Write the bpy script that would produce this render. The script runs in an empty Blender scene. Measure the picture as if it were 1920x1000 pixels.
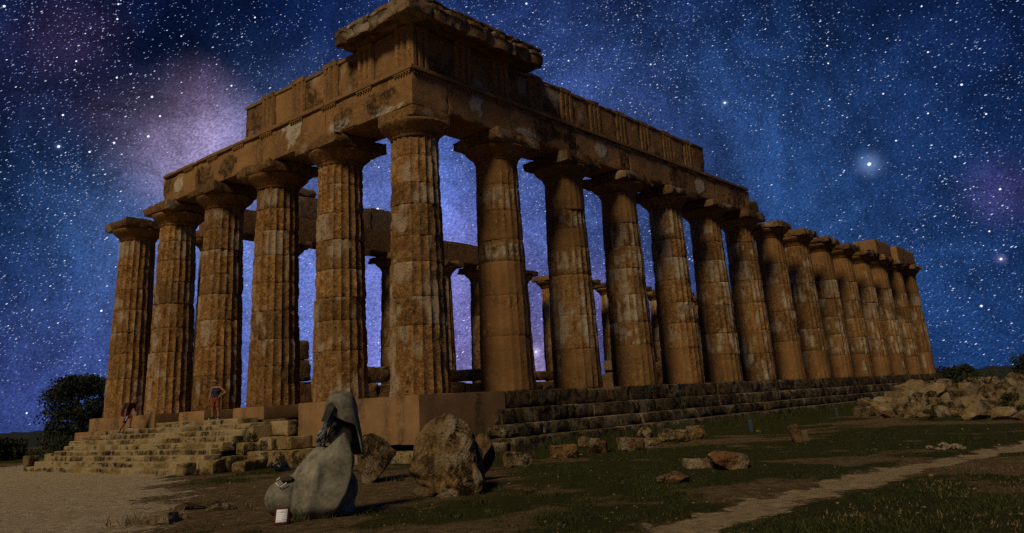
import bpy, bmesh, math, random
import numpy as np
from mathutils import Vector, Matrix

# ------------------------------------------------------------------ camera, sky, sun, exposure
SC = bpy.context.scene
COL = SC.collection
CAM_POS = Vector((-19.8045, -21.2912, -0.4468))
YAW, PITCH, ROLL = 0.6962, 0.2723, -0.0582
cam_d = Vector((math.cos(YAW) * math.cos(PITCH), math.sin(YAW) * math.cos(PITCH), math.sin(PITCH)))
_r = cam_d.cross(Vector((0, 0, 1))).normalized()
_u = _r.cross(cam_d)
cam_r = math.cos(ROLL) * _r + math.sin(ROLL) * _u
cam_u = -math.sin(ROLL) * _r + math.cos(ROLL) * _u
cd = bpy.data.cameras.new('camera')
cam = bpy.data.objects.new('camera', cd)
COL.objects.link(cam)
m3 = Matrix((cam_r, cam_u, -cam_d)).transposed()
cam.matrix_world = Matrix.Translation(CAM_POS) @ m3.to_4x4()
cd.sensor_width = 36.0
cd.lens = 1490.3 / 1920 * 36.0
cd.shift_y = -160.9 / 1920
cd.clip_start = 0.1
cd.clip_end = 12000
SC.camera = cam

SUN_DIR = Vector((-0.80, -0.19, 0.72)).normalized()      # towards the light
SUN_STRENGTH, SUN_ANGLE = 1.85, 14.0
sd = bpy.data.lights.new('sun', 'SUN')
sd.energy = SUN_STRENGTH
sd.angle = math.radians(SUN_ANGLE)
sd.color = (1.0, 0.80, 0.56)
sun = bpy.data.objects.new('sun', sd)
COL.objects.link(sun)
sun.rotation_euler = (-SUN_DIR).to_track_quat('-Z', 'Y').to_euler()
sun.location = (-30, 10, 30)

SC.view_settings.view_transform = 'Standard'
SC.view_settings.look = 'None'
SC.view_settings.exposure = 0.0
SC.view_settings.gamma = 1.0
SC.view_settings.use_curve_mapping = False
SC.cycles.use_denoising = False
SC.cycles.max_bounces = 5
SC.cycles.diffuse_bounces = 3
SC.cycles.glossy_bounces = 2
SC.cycles.caustics_reflective = False
SC.cycles.caustics_refractive = False


class NT:
    """tiny helper for building node trees"""
    def __init__(self, tree):
        self.t = tree
        self.t.nodes.clear()

    def n(self, kind, **kw):
        nd = self.t.nodes.new(kind)
        for k, v in kw.items():
            if k.startswith('i_'):
                key = k[2:]
                key = int(key) if key.isdigit() else key.replace('_', ' ')
                self.put(nd.inputs[key], v)
            else:
                setattr(nd, k, v)
        return nd

    def put(self, sock, v):
        if isinstance(v, bpy.types.NodeSocket):
            self.t.links.new(v, sock)
        elif isinstance(v, (tuple, list)) and sock.type == 'RGBA' and len(v) == 3:
            sock.default_value = (*v, 1)
        else:
            sock.default_value = v

    def math(self, op, a, b=None, c=None, clamp=False):
        nd = self.t.nodes.new('ShaderNodeMath')
        nd.operation = op
        nd.use_clamp = clamp
        self.put(nd.inputs[0], a)
        if b is not None:
            self.put(nd.inputs[1], b)
        if c is not None:
            self.put(nd.inputs[2], c)
        return nd.outputs[0]

    def vmath(self, op, a, b=None, out=0):
        nd = self.t.nodes.new('ShaderNodeVectorMath')
        nd.operation = op
        self.put(nd.inputs[0], a)
        if b is not None:
            if op == 'SCALE':
                self.put(nd.inputs['Scale'], b)
            else:
                self.put(nd.inputs[1], b)
        return nd.outputs[out]

    def mix(self, f, a, b, mode='MIX'):
        nd = self.t.nodes.new('ShaderNodeMix')
        nd.data_type = 'RGBA'
        nd.blend_type = mode
        nd.clamp_factor = True
        self.put(nd.inputs[0], f)
        self.put(nd.inputs[6], a)
        self.put(nd.inputs[7], b)
        return nd.outputs[2]

    def smooth(self, x, lo, hi):
        nd = self.t.nodes.new('ShaderNodeMapRange')
        nd.interpolation_type = 'SMOOTHSTEP'
        self.put(nd.inputs[0], x)
        nd.inputs[1].default_value = lo
        nd.inputs[2].default_value = hi
        return nd.outputs[0]

    def noise(self, vec, scale, detail=4, rough=0.55, dist=0.0, out=0):
        nd = self.t.nodes.new('ShaderNodeTexNoise')
        self.put(nd.inputs['Vector'], vec)
        nd.inputs['Scale'].default_value = scale
        nd.inputs['Detail'].default_value = detail
        nd.inputs['Roughness'].default_value = rough
        nd.inputs['Distortion'].default_value = dist
        return nd.outputs[out]

    def voronoi(self, vec, scale, feature='F1', out='Distance', rand=1.0):
        nd = self.t.nodes.new('ShaderNodeTexVoronoi')
        nd.feature = feature
        self.put(nd.inputs['Vector'], vec)
        nd.inputs['Scale'].default_value = scale
        nd.inputs['Randomness'].default_value = rand
        return nd.outputs[out] if out else nd

    def ramp(self, f, stops):
        nd = self.t.nodes.new('ShaderNodeValToRGB')
        self.put(nd.inputs[0], f)
        el = nd.color_ramp.elements
        while len(el) < len(stops):
            el.new(0.5)
        for e, (p, c) in zip(el, stops):
            e.position = p
            e.color = (*c, 1) if len(c) == 3 else c
        return nd.outputs[0]


def pix_dir(x, y):
    """direction of a place in the sky as it was read off the photograph"""
    v = cam_d * 1490.3 + cam_r * (x - 960) - cam_u * (y - 339.1)
    return v.normalized()


def build_world():
    w = bpy.data.worlds.new('World')
    SC.world = w
    w.use_nodes = True
    N = NT(w.node_tree)
    tc = N.n('ShaderNodeTexCoord')
    v = tc.outputs['Generated']
    warp = N.noise(v, 3.0, 3, 0.6, out=1)
    wv = N.vmath('ADD', v, N.vmath('SCALE', N.vmath('SUBTRACT', warp, (0.5, 0.5, 0.5)), 0.30))
    n_big = N.noise(wv, 3.4, 5, 0.62)
    n_fine = N.noise(wv, 15.0, 5, 0.68)
    el = N.n('ShaderNodeSeparateXYZ', i_0=v).outputs[2]
    # deep blue night, lighter towards the horizon
    col = N.ramp(el, [(0.0, (0.010, 0.038, 0.138)), (0.15, (0.010, 0.036, 0.132)), (0.36, (0.008, 0.027, 0.112)), (0.62, (0.0030, 0.010, 0.066)), (1.0, (0.002, 0.006, 0.040))])
    # clouds of the milky way: centre, reach, colour
    blobs = [
        (pix_dir(335, 225), 0.105, (0.62, 0.42, 0.66)), (pix_dir(390, 280), 0.105, (0.40, 0.30, 0.52)), (pix_dir(362, 150), 0.05, (0.34, 0.20, 0.40)), (pix_dir(200, 200), 0.06, (0.10, 0.06, 0.15)),
        (pix_dir(95, 100), 0.13, (0.055, 0.040, 0.15)), (pix_dir(150, 65), 0.07, (0.16, 0.07, 0.17)),
        (pix_dir(270, 340), 0.28, (0.024, 0.055, 0.12)), (pix_dir(470, 330), 0.22, (0.070, 0.105, 0.22)),
        (pix_dir(900, 430), 0.42, (0.040, 0.070, 0.21)), (pix_dir(1030, 580), 0.34, (0.060, 0.060, 0.20)),
        (pix_dir(880, 660), 0.20, (0.22, 0.13, 0.28)), (pix_dir(620, 560), 0.30, (0.075, 0.075, 0.22)), (pix_dir(1010, 705), 0.08, (0.34, 0.20, 0.26)),
        (pix_dir(1440, 330), 0.34, (0.016, 0.050, 0.14)), (pix_dir(1875, 360), 0.06, (0.060, 0.028, 0.11)), (pix_dir(1140, 600), 0.10, (0.14, 0.07, 0.16)), (pix_dir(60, 760), 0.20, (0.022, 0.014, 0.06))]
    for c, rd, rgb in blobs:
        k = 0.5 if rd < 0.16 else 0.35
        p = N.vmath('ADD', v, N.vmath('SCALE', N.vmath('SUBTRACT', warp, (0.5, 0.5, 0.5)), rd * k * 2.0))
        d = N.vmath('DISTANCE', p, tuple(c), out=1)
        col = N.mix(N.smooth(d, rd, 0.0), col, rgb, 'ADD')
    # dark lanes high on the left
    for c, rd, k in [(pix_dir(40, 0), 0.42, 0.60), (pix_dir(235, 140), 0.16, 0.75), (pix_dir(470, 20), 0.28, 0.60), (pix_dir(60, 320), 0.20, 0.45), (pix_dir(1900, 40), 0.50, 0.55), (pix_dir(1760, 330), 0.16, 0.35)]:
        d = N.vmath('DISTANCE', v, tuple(c), out=1)
        col = N.mix(N.math('MULTIPLY', N.smooth(d, rd, 0.0), k), col, (0.0012, 0.004, 0.024))
    # mottling and the grain of unresolved stars
    t = (cam_r * math.cos(0.5) + cam_u * math.sin(0.5)).normalized()
    dt = N.vmath('DOT_PRODUCT', v, tuple(t), out=1)
    sv = N.vmath('SUBTRACT', v, N.vmath('SCALE', tuple(t), N.math('MULTIPLY', dt, 0.58)))
    grain = N.noise(sv, 620.0, 1, 0.8)
    k = N.math('MULTIPLY', N.math('MULTIPLY_ADD', N.smooth(n_big, 0.34, 0.68), 0.85, 0.48), N.math('MULTIPLY_ADD', N.smooth(n_fine, 0.30, 0.70), 0.55, 0.70))
    k = N.math('MULTIPLY', k, N.math('MULTIPLY_ADD', N.smooth(grain, 0.25, 0.80), 0.8, 0.60))
    col = N.vmath('SCALE', col, k)
    # halos of the brightest stars
    for x, y, r, rgb in [(1630, 308, 0.032, (0.10, 0.17, 0.34)), (1877, 486, 0.012, (0.12, 0.10, 0.22)), (1359, 193, 0.010, (0.07, 0.12, 0.26)), (1005, 660, 0.014, (0.25, 0.25, 0.40)), (110, 275, 0.008, (0.08, 0.10, 0.2))]:
        d = N.vmath('DISTANCE', v, tuple(pix_dir(x, y)), out=1)
        col = N.mix(N.math('POWER', N.smooth(d, r, 0.0), 3.0), col, rgb, 'ADD')
    bg = N.n('ShaderNodeBackground', i_0=col, i_1=1.0)
    out = N.n('ShaderNodeOutputWorld')
    w.node_tree.links.new(bg.outputs[0], out.inputs[0])
    try:
        w.cycles.sampling_method = 'MANUAL'
        w.cycles.sample_map_resolution = 512
    except Exception:
        pass


build_world()

# ------------------------------------------------------------------ noise in numpy
def _hash(ix, iy, iz, seed):
    h = (ix.astype(np.int64) * 374761393 + iy.astype(np.int64) * 668265263 + iz.astype(np.int64) * 2147483647 + seed * 974634777) & 0xFFFFFFFF
    h = ((h ^ (h >> 13)) * 1274126177) & 0xFFFFFFFF
    h = ((h ^ (h >> 16)) * 2246822519) & 0xFFFFFFFF
    return ((h ^ (h >> 15)) & 0xFFFF) / 65535.0


def vnoise(p, seed=0):
    p = np.asarray(p, float)
    i = np.floor(p)
    f = p - i
    f = f * f * (3 - 2 * f)
    i = i.astype(np.int64)
    r = 0
    for dx in (0, 1):
        wx = f[:, 0] if dx else 1 - f[:, 0]
        for dy in (0, 1):
            wy = f[:, 1] if dy else 1 - f[:, 1]
            for dz in (0, 1):
                wz = f[:, 2] if dz else 1 - f[:, 2]
                r = r + wx * wy * wz * _hash(i[:, 0] + dx, i[:, 1] + dy, i[:, 2] + dz, seed)
    return r


def fbm(p, octv=4, seed=0, gain=0.5):
    a, s, t = 1.0, 0.0, 0.0
    p = np.asarray(p, float)
    for k in range(octv):
        s = s + a * vnoise(p * (2.03 ** k) + 17.3 * k, seed + k)
        t += a
        a *= gain
    return s / t


def sstep(x, lo, hi):
    t = np.clip((x - lo) / (hi - lo), 0, 1)
    return t * t * (3 - 2 * t)


# ------------------------------------------------------------------ object helpers
def link(o, parent=None):
    COL.objects.link(o)
    if parent is not None:
        o.parent = parent
    return o


def tag(o, label=None, cat=None, group=None, kind=None):
    if label:
        o['label'] = label
    if cat:
        o['category'] = cat
    if group:
        o['group'] = group
    if kind:
        o['kind'] = kind
    return o


def empty(name, loc=(0, 0, 0), rz=0.0, parent=None):
    o = bpy.data.objects.new(name, None)
    o.location = loc
    o.rotation_euler = (0, 0, rz)
    o.empty_display_size = 0.3
    return link(o, parent)


def mesh_data(name, V, F, mat=None, mask=None, smooth=True, sharp=40.0):
    """V (n,3) array, F array of quads (or triangles) or list of index lists"""
    me = bpy.data.meshes.new(name)
    V = np.asarray(V, np.float32)
    if isinstance(F, np.ndarray):
        k = F.shape[1]
        me.vertices.add(len(V))
        me.vertices.foreach_set('co', V.ravel())
        me.loops.add(F.size)
        me.loops.foreach_set('vertex_index', F.astype(np.int32).ravel())
        me.polygons.add(len(F))
        me.polygons.foreach_set('loop_start', np.arange(0, F.size, k, dtype=np.int32))
        me.polygons.foreach_set('loop_total', np.full(len(F), k, np.int32))
        me.update(calc_edges=True)
        me.validate()
    else:
        me.from_pydata([tuple(map(float, v)) for v in V], [], [list(map(int, f)) for f in F])
        me.update()
    if mask is not None:
        at = me.attributes.new('mask', 'FLOAT_COLOR', 'POINT')
        M = np.ones((len(V), 4), np.float32)
        M[:, :mask.shape[1]] = mask
        at.data.foreach_set('color', M.ravel())
    if smooth:
        me.polygons.foreach_set('use_smooth', np.ones(len(me.polygons), bool))
        if sharp:
            me.set_sharp_from_angle(angle=math.radians(sharp))
    if mat is not None:
        me.materials.append(mat)
    return me


def mesh_obj(name, V, F, mat, parent=None, **kw):
    return link(bpy.data.objects.new(name, mesh_data(name, V, F, mat, **kw)), parent)


def grid_faces(nu, nv, wrap_u=False):
    """rows of nu points, nv rows"""
    iu = np.arange(nu if wrap_u else nu - 1)
    iv = np.arange(nv - 1)
    a, b = np.meshgrid(iu, iv)
    a, b = a.ravel(), b.ravel()
    a2 = (a + 1) % nu
    return np.stack([b * nu + a, b * nu + a2, (b + 1) * nu + a2, (b + 1) * nu + a], 1)


def box_surface(lo, hi, res):
    lo, hi = np.array(lo, float), np.array(hi, float)
    n = np.clip(np.ceil((hi - lo) / res).astype(int), 1, 80)
    VV, FF, off = [], [], 0
    for ax in range(3):
        u, v = (ax + 1) % 3, (ax + 2) % 3
        gu, gv = np.meshgrid(np.arange(n[u] + 1), np.arange(n[v] + 1))
        for side in (0, 1):
            P = np.zeros((gu.size, 3), int)
            P[:, u], P[:, v], P[:, ax] = gu.ravel(), gv.ravel(), side * n[ax]
            f = grid_faces(n[u] + 1, n[v] + 1)
            if side == 0:
                f = f[:, ::-1]
            VV.append(P)
            FF.append(f + off)
            off += len(P)
    P = np.concatenate(VV)
    F = np.concatenate(FF)
    U, inv = np.unique(P, axis=0, return_inverse=True)
    inv = np.asarray(inv).reshape(-1)
    return lo + U / n * (hi - lo), inv[F]


def stone_box(lo, hi, seed, rad=0.03, rough=0.012, chip=0.10, res=0.14, freq=1.7, thr=0.52):
    """a weathered ashlar: rounded arrises, chips knocked off the edges, uneven faces"""
    V, F = box_surface(lo, hi, res)
    lo, hi = np.array(lo, float), np.array(hi, float)
    c, h = (lo + hi) / 2, (hi - lo) / 2
    q = V - c
    rad = min(rad, h.min() * 0.8)
    inner = np.clip(q, -(h - rad), h - rad)
    dlt = q - inner
    L = np.linalg.norm(dlt, axis=1, keepdims=True)
    nrm = dlt / np.maximum(L, 1e-9)
    V2 = c + inner + nrm * rad
    dist = h - np.abs(q)                       # distance to each face pair
    ds = np.sort(dist, axis=1)
    edge = np.exp(-ds[:, 1] / max(0.05, 0.9 * chip))         # near an edge
    nz = fbm(V * freq + seed * 7.31, 4, seed)
    n2 = fbm(V * 5.5 + seed * 3.7, 3, seed + 9)
    amt = rough * (n2 - 0.5) * 2 + chip * edge * np.clip((nz - thr) / (0.95 - thr), 0, 1) * 2.2 + chip * 0.16 * edge * n2
    return V2 - nrm * amt[:, None], F


def block(name, lo, hi, seed, mat, parent=None, mask=None, sharp=38, **kw):
    V, F = stone_box(lo, hi, seed, **kw)
    mk = None
    if mask is not None:
        mk = mask(V) if callable(mask) else np.tile(np.array(mask, float), (len(V), 1))
    return mesh_obj(name, V, F, mat, parent, mask=mk, sharp=sharp)


_ico = {}


def ico(level):
    if level not in _ico:
        bm = bmesh.new()
        bmesh.ops.create_icosphere(bm, subdivisions=level, radius=1.0)
        V = np.array([v.co[:] for v in bm.verts])
        F = np.array([[v.index for v in f.verts] for f in bm.faces])
        bm.free()
        _ico[level] = (V, F)
    return _ico[level]


def rock_mesh(size, seed, level=4, cuts=9, cut_lo=0.55, cut_hi=0.92, rough=0.10, freq=1.6, flat_base=True):
    """an angular boulder of the given full sizes; sits on z=0"""
    rng = np.random.default_rng(seed)
    V, F = ico(level)
    V = V.copy()
    for k in range(cuts):
        n = rng.normal(size=3)
        n /= np.linalg.norm(n)
        d = rng.uniform(cut_lo, cut_hi)
        s = V @ n - d
        V -= np.maximum(s, 0)[:, None] * n * 0.96
    nr = V / np.linalg.norm(V, axis=1, keepdims=True)
    V = V + nr * (rough * (fbm(V * freq + seed * 5.1, 4, seed) - 0.5) * 2 + rough * 0.35 * (fbm(V * freq * 5 + seed, 3, seed + 3) - 0.5))[:, None]
    lo, hi = V.min(0), V.max(0)
    V = (V - (lo + hi) / 2) / (hi - lo) * np.array(size)
    if flat_base:
        V[:, 2] += size[2] / 2 * 0.86
    return V, F


def orient(V, rz=0, rx=0, ry=0, loc=(0, 0, 0)):
    M = (Matrix.Rotation(rz, 3, 'Z') @ Matrix.Rotation(ry, 3, 'Y') @ Matrix.Rotation(rx, 3, 'X'))
    return V @ np.array(M).T + np.array(loc)


# ------------------------------------------------------------------ materials
def new_mat(name):
    m = bpy.data.materials.new(name)
    m.use_nodes = True
    return m, NT(m.node_tree)


def finish(m, N, color, rough, bump=None, bstr=0.5, bdist=0.02, spec=0.25, metal=0.0):
    bs = N.n('ShaderNodeBsdfPrincipled')
    N.put(bs.inputs['Base Color'], color)
    N.put(bs.inputs['Roughness'], rough)
    N.put(bs.inputs['Metallic'], metal)
    bs.inputs['Specular IOR Level'].default_value = spec
    if bump is not None:
        b = N.n('ShaderNodeBump')
        b.inputs['Strength'].default_value = bstr
        b.inputs['Distance'].default_value = bdist
        N.put(b.inputs['Height'], bump)
        m.node_tree.links.new(b.outputs[0], bs.inputs['Normal'])
    o = N.n('ShaderNodeOutputMaterial')
    m.node_tree.links.new(bs.outputs[0], o.inputs[0])
    return m


# ------------------------------------------------------------------ the stars
def build_stars():
    """slightly trailed stars on the far sky, all around"""
    rng = np.random.default_rng(404)
    n = 300000
    z = rng.uniform(-0.02, 1.0, n)
    a = rng.uniform(0, 2 * math.pi, n)
    r = np.sqrt(1 - z * z)
    D = np.stack([r * np.cos(a), r * np.sin(a), z], 1)
    keep = fbm(D * 7.0, 4, 77) + 0.42 * rng.uniform(size=n) > 0.62
    D = D[keep]
    n = len(D)
    mag = np.minimum(rng.pareto(2.7, n) + 1.0, 6.0)
    size = 0.00027 * mag ** 0.30
    lum = np.clip(0.15 * mag ** 1.15, 0, 0.9)
    dens = np.exp(-((1 - D @ np.array(pix_dir(900, 520))) / 0.06)) + 0.6 * np.exp(-((1 - D @ np.array(pix_dir(250, 380))) / 0.04))
    lum = lum + 0.20 * dens
    bright = [(1630, 308, 3.3), (1359, 193, 2.2), (1875, 355, 2.0), (1877, 486, 2.2), (1840, 574, 2.1), (1803, 159, 1.9), (1220, 121, 1.6), (1740, 213, 1.5), (1556, 187, 1.4), (1728, 12, 1.5), (1656, 176, 1.5),
              (987, 7, 2.0), (110, 275, 2.3), (285, 182, 2.0), (278, 256, 2.1), (214, 268, 1.9), (168, 285, 1.8), (118, 216, 1.8), (220, 36, 1.7), (219, 146, 1.6), (222, 8, 1.6), (300, 218, 1.7), (143, 115, 1.5), (340, 68, 1.4),
              (1740, 98, 1.5), (1791, 294, 1.7), (434, 161, 1.7), (1005, 660, 2.0), (1849, 214, 1.6), (8, 12, 2.0), (1855, 434, 1.6), (708, 392, 2.4), (1551, 86, 1.5), (1553, 119, 1.5), (478, 33, 1.6), (1066, 114, 1.6), (190, 583, 1.9), (50, 775, 1.5), (1680, 264, 1.5)]
    D = np.concatenate([D, [tuple(pix_dir(x, y)) for x, y, k in bright]])
    size = np.concatenate([size, [0.00060 * k for x, y, k in bright]])
    lum = np.concatenate([lum, [1.3 + 0 * k for x, y, k in bright]])
    n0, n = n, len(D)
    rd = 6000.0
    t0 = np.array((cam_r * math.cos(0.48) + cam_u * math.sin(0.48)).normalized())
    T = t0 - D * (D @ t0)[:, None]
    T /= np.maximum(np.linalg.norm(T, axis=1, keepdims=True), 1e-3)
    B = np.cross(D, T)
    k = 5
    ang = np.linspace(0, 2 * math.pi, k, endpoint=False)
    st = np.where(np.arange(n) < n0, rng.uniform(1.8, 3.6, n), 1.2)
    V = np.stack([D * rd + (T * (math.cos(q) * size * st)[:, None] + B * (math.sin(q) * size)[:, None]) * rd for q in ang], 1).reshape(-1, 3) + np.array(CAM_POS)
    F = np.arange(n * k).reshape(n, k)
    warm = rng.uniform(size=n)
    white = sstep(lum, 0.1, 0.5)[:, None]
    C = (np.array([0.45, 0.62, 1.0]) * (1 - white) + np.stack([0.80 + 0.2 * warm, 0.88 + 0.1 * warm, np.ones(n)], 1) * white) * lum[:, None] + np.array([0.022, 0.060, 0.22])
    m, N = new_mat('starlight')
    at = N.n('ShaderNodeAttribute', attribute_name='mask')
    em = N.n('ShaderNodeEmission', i_0=at.outputs['Color'], i_1=1.0)
    o = N.n('ShaderNodeOutputMaterial')
    m.node_tree.links.new(em.outputs[0], o.inputs[0])
    m.cycles.emission_sampling = 'NONE'
    ob = mesh_obj('sky', V, F, m, mask=np.repeat(C, k, 0), smooth=False)
    tag(ob, kind='structure')


build_stars()


def stone_material(name, c_dark, c_mid, c_light, grey, pale, plaster, stain, stain_amt=0.0, streak=0.5, grey_amt=0.5, bump_d=0.055, pit=0.8):
    """mask attribute: R pale stucco and tread light, G smooth repair plaster, B dark lichen / soot and riser shade"""
    m, N = new_mat(name)
    tc = N.n('ShaderNodeTexCoord').outputs['Object']
    oi = N.n('ShaderNodeObjectInfo').outputs['Random']
    off = N.vmath('ADD', tc, N.n('ShaderNodeCombineXYZ', i_0=N.math('MULTIPLY', oi, 37.0), i_1=N.math('MULTIPLY', oi, 11.0), i_2=N.math('MULTIPLY', oi, 5.0)).outputs[0])
    at = N.n('ShaderNodeAttribute', attribute_name='mask')
    ms = N.n('ShaderNodeSeparateColor', i_0=at.outputs['Color'])
    n1 = N.noise(off, 0.55, 5, 0.6, 0.3)
    n2 = N.noise(off, 2.6, 7, 0.66, 0.5)
    n3 = N.noise(off, 24.0, 4, 0.7)
    n4 = N.noise(off, 8.5, 3, 0.6, 0.6)
    col = N.ramp(N.math('MULTIPLY_ADD', n3, 0.28, N.math('MULTIPLY_ADD', n4, 0.36, N.math('MULTIPLY', n2, 0.38))), [(0.38, c_dark), (0.50, c_mid), (0.62, c_light)])
    col = N.mix(N.math('MULTIPLY', N.smooth(n1, 0.45, 0.68), grey_amt), col, grey)
    # each stone its own tone
    tone = N.math('MULTIPLY_ADD', N.math('FRACT', N.math('MULTIPLY', oi, 13.7)), 0.52, 0.66)
    col = N.mix(1.0, col, N.n('ShaderNodeCombineColor', i_0=tone, i_1=tone, i_2=tone).outputs[0], 'MULTIPLY')
    # rain streaks
    mp = N.n('ShaderNodeMapping', i_0=off)
    mp.inputs['Scale'].default_value = (3.2, 3.2, 0.28)
    st = N.smooth(N.noise(mp.outputs[0], 1.3, 6, 0.65), 0.52, 0.72)
    col = N.mix(N.math('MULTIPLY', st, streak * 0.6), col, tuple(0.45 * x for x in c_dark))
    # holes
    vo = N.voronoi(N.vmath('ADD', off, N.vmath('SCALE', N.noise(off, 7.0, 3, out=1), 0.25)), 5.5)
    holes = N.smooth(vo, 0.24, 0.08)
    hmask = N.math('MULTIPLY', holes, N.smooth(n2, 0.46, 0.60))
    hmask = N.math('MULTIPLY', hmask, N.math('SUBTRACT', 1.0, ms.outputs[1], clamp=True))
    col = N.mix(N.math('MULTIPLY', hmask, pit), col, tuple(0.35 * x for x in c_dark))
    pl = N.mix(N.smooth(n1, 0.38, 0.62), plaster, tuple(0.72 * x for x in plaster))
    pl = N.mix(N.math('MULTIPLY', N.smooth(n2, 0.50, 0.70), 0.45), pl, tuple(0.70 * x for x in c_mid))
    col = N.mix(N.math('MULTIPLY', ms.outputs[1], 0.92), col, pl)
    pmask = N.math('MULTIPLY', ms.outputs[0], N.smooth(N.math('MULTIPLY_ADD', n3, 0.55, N.math('MULTIPLY', n2, 0.5)), 0.36, 0.52))
    col = N.mix(pmask, col, N.mix(n3, pale, tuple(0.7 * x for x in pale)))
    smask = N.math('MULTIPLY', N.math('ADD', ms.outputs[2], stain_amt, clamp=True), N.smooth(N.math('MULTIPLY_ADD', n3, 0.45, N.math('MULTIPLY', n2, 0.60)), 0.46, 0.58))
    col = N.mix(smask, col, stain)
    bh = N.math('ADD', N.math('MULTIPLY_ADD', n4, 0.7, n2), N.math('MULTIPLY', n3, 0.4))
    bh = N.math('SUBTRACT', bh, N.math('MULTIPLY', hmask, 0.9))
    bh = N.math('ADD', bh, N.math('MULTIPLY', pmask, 0.35))
    bh = N.math('MULTIPLY', bh, N.math('MULTIPLY_ADD', ms.outputs[1], -0.75, 1.0))
    return finish(m, N, col, 0.92, bh, 1.0, bump_d, 0.15)


PALE = (0.52, 0.42, 0.26)
PLAST = (0.29, 0.152, 0.050)
M_LIME = stone_material('golden_limestone', (0.052, 0.024, 0.006), (0.25, 0.126, 0.036), (0.50, 0.300, 0.108), (0.17, 0.110, 0.045), PALE, PLAST, (0.018, 0.013, 0.007), 0.10, 0.6, 0.45)
PALE_E = (0.66, 0.56, 0.38)
M_ENT = stone_material('entablature_limestone', (0.066, 0.032, 0.009), (0.26, 0.140, 0.046), (0.45, 0.270, 0.102), (0.20, 0.118, 0.042), PALE_E, (0.39, 0.215, 0.078), (0.026, 0.018, 0.009), 0.15, 0.6, 0.5)
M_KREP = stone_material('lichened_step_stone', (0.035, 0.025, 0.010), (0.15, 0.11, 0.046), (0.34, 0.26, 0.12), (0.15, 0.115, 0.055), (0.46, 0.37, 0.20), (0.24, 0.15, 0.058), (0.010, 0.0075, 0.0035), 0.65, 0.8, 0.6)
M_STAIR = stone_material('worn_stair_stone', (0.085, 0.052, 0.015), (0.27, 0.180, 0.062), (0.46, 0.34, 0.13), (0.24, 0.19, 0.075), (0.56, 0.44, 0.22), PLAST, (0.016, 0.013, 0.005), 0.40, 0.4, 0.5, 0.022, 0.6)
M_PLAST = stone_material('cement_render', (0.20, 0.100, 0.028), (0.35, 0.180, 0.054), (0.40, 0.21, 0.066), (0.25, 0.15, 0.055), PALE, (0.34, 0.205, 0.088), (0.075, 0.052, 0.024), 0.0, 0.9, 0.4, 0.012, 0.1)
M_ROCK = stone_material('rough_boulder_stone', (0.050, 0.027, 0.008), (0.22, 0.130, 0.044), (0.42, 0.285, 0.115), (0.19, 0.125, 0.052), (0.50, 0.40, 0.22), PLAST, (0.014, 0.010, 0.005), 0.45, 0.3, 0.6, 0.10, 0.9)
M_RUB = stone_material('pale_rubble_stone', (0.085, 0.052, 0.018), (0.27, 0.185, 0.078), (0.43, 0.315, 0.15), (0.23, 0.17, 0.085), (0.50, 0.40, 0.23), PLAST, (0.022, 0.016, 0.008), 0.25, 0.3, 0.5, 0.09, 0.6)
M_RED = stone_material('red_lichen_stone', (0.060, 0.030, 0.010), (0.23, 0.130, 0.046), (0.38, 0.26, 0.115), (0.24, 0.080, 0.022), (0.48, 0.37, 0.19), PLAST, (0.020, 0.013, 0.006), 0.45, 0.2, 0.55, 0.09, 0.8)


def plain_mat(name, col, rough=0.7, metal=0.0, var=0.15, scale=30, bump=0.0, spec=0.3):
    m, N = new_mat(name)
    tc = N.n('ShaderNodeTexCoord').outputs['Object']
    nz = N.noise(tc, scale, 5, 0.6)
    c = N.mix(N.smooth(nz, 0.3, 0.7), tuple(x * (1 - var) for x in col), tuple(min(1, x * (1 + var)) for x in col))
    return finish(m, N, c, rough, nz if bump else None, bump, 0.01, spec, metal)

# ------------------------------------------------------------------ the ground
def seg_dist(x, y, pts):
    best = np.full(x.shape, 1e9)
    tt = np.zeros(x.shape)
    for k, ((ax, ay), (bx, by)) in enumerate(zip(pts[:-1], pts[1:])):
        dx, dy = bx - ax, by - ay
        t = np.clip(((x - ax) * dx + (y - ay) * dy) / (dx * dx + dy * dy), 0, 1)
        d = np.hypot(x - ax - t * dx, y - ay - t * dy)
        tt = np.where(d < best, k + t, tt)
        best = np.minimum(best, d)
    return best, tt


PATH = [(40.0, -22.5), (14.0, -19.2), (2.0, -17.65), (-2.2, -16.55), (-6.7, -16.05), (-9.6, -15.85), (-11.2, -15.9), (-14.5, -16.6), (-22, -19)]


def heap_front(az):
    """distance from the viewer's spot to the front edge of the rubble heap, by bearing"""
    return np.interp(az, [math.radians(-12), math.radians(9.7), math.radians(18.5), math.radians(23)], [33.0, 35.0, 44.0, 60.0])


def heap_h(x, y):
    dx, dy = x - CAM_POS.x, y - CAM_POS.y
    az, ds = np.arctan2(dy, dx), np.hypot(dx, dy)
    q = ds / heap_front(az)
    right = 1 - sstep(az, math.radians(9), math.radians(19.5))
    return sstep(q, 1.0, 1.55) * (0.12 + 0.62 * right) * (1 - sstep(q, 1.9, 2.6)) * (1 - sstep(az, math.radians(18.5), math.radians(20.5))) * sstep(az, math.radians(-30), math.radians(-12))


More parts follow.
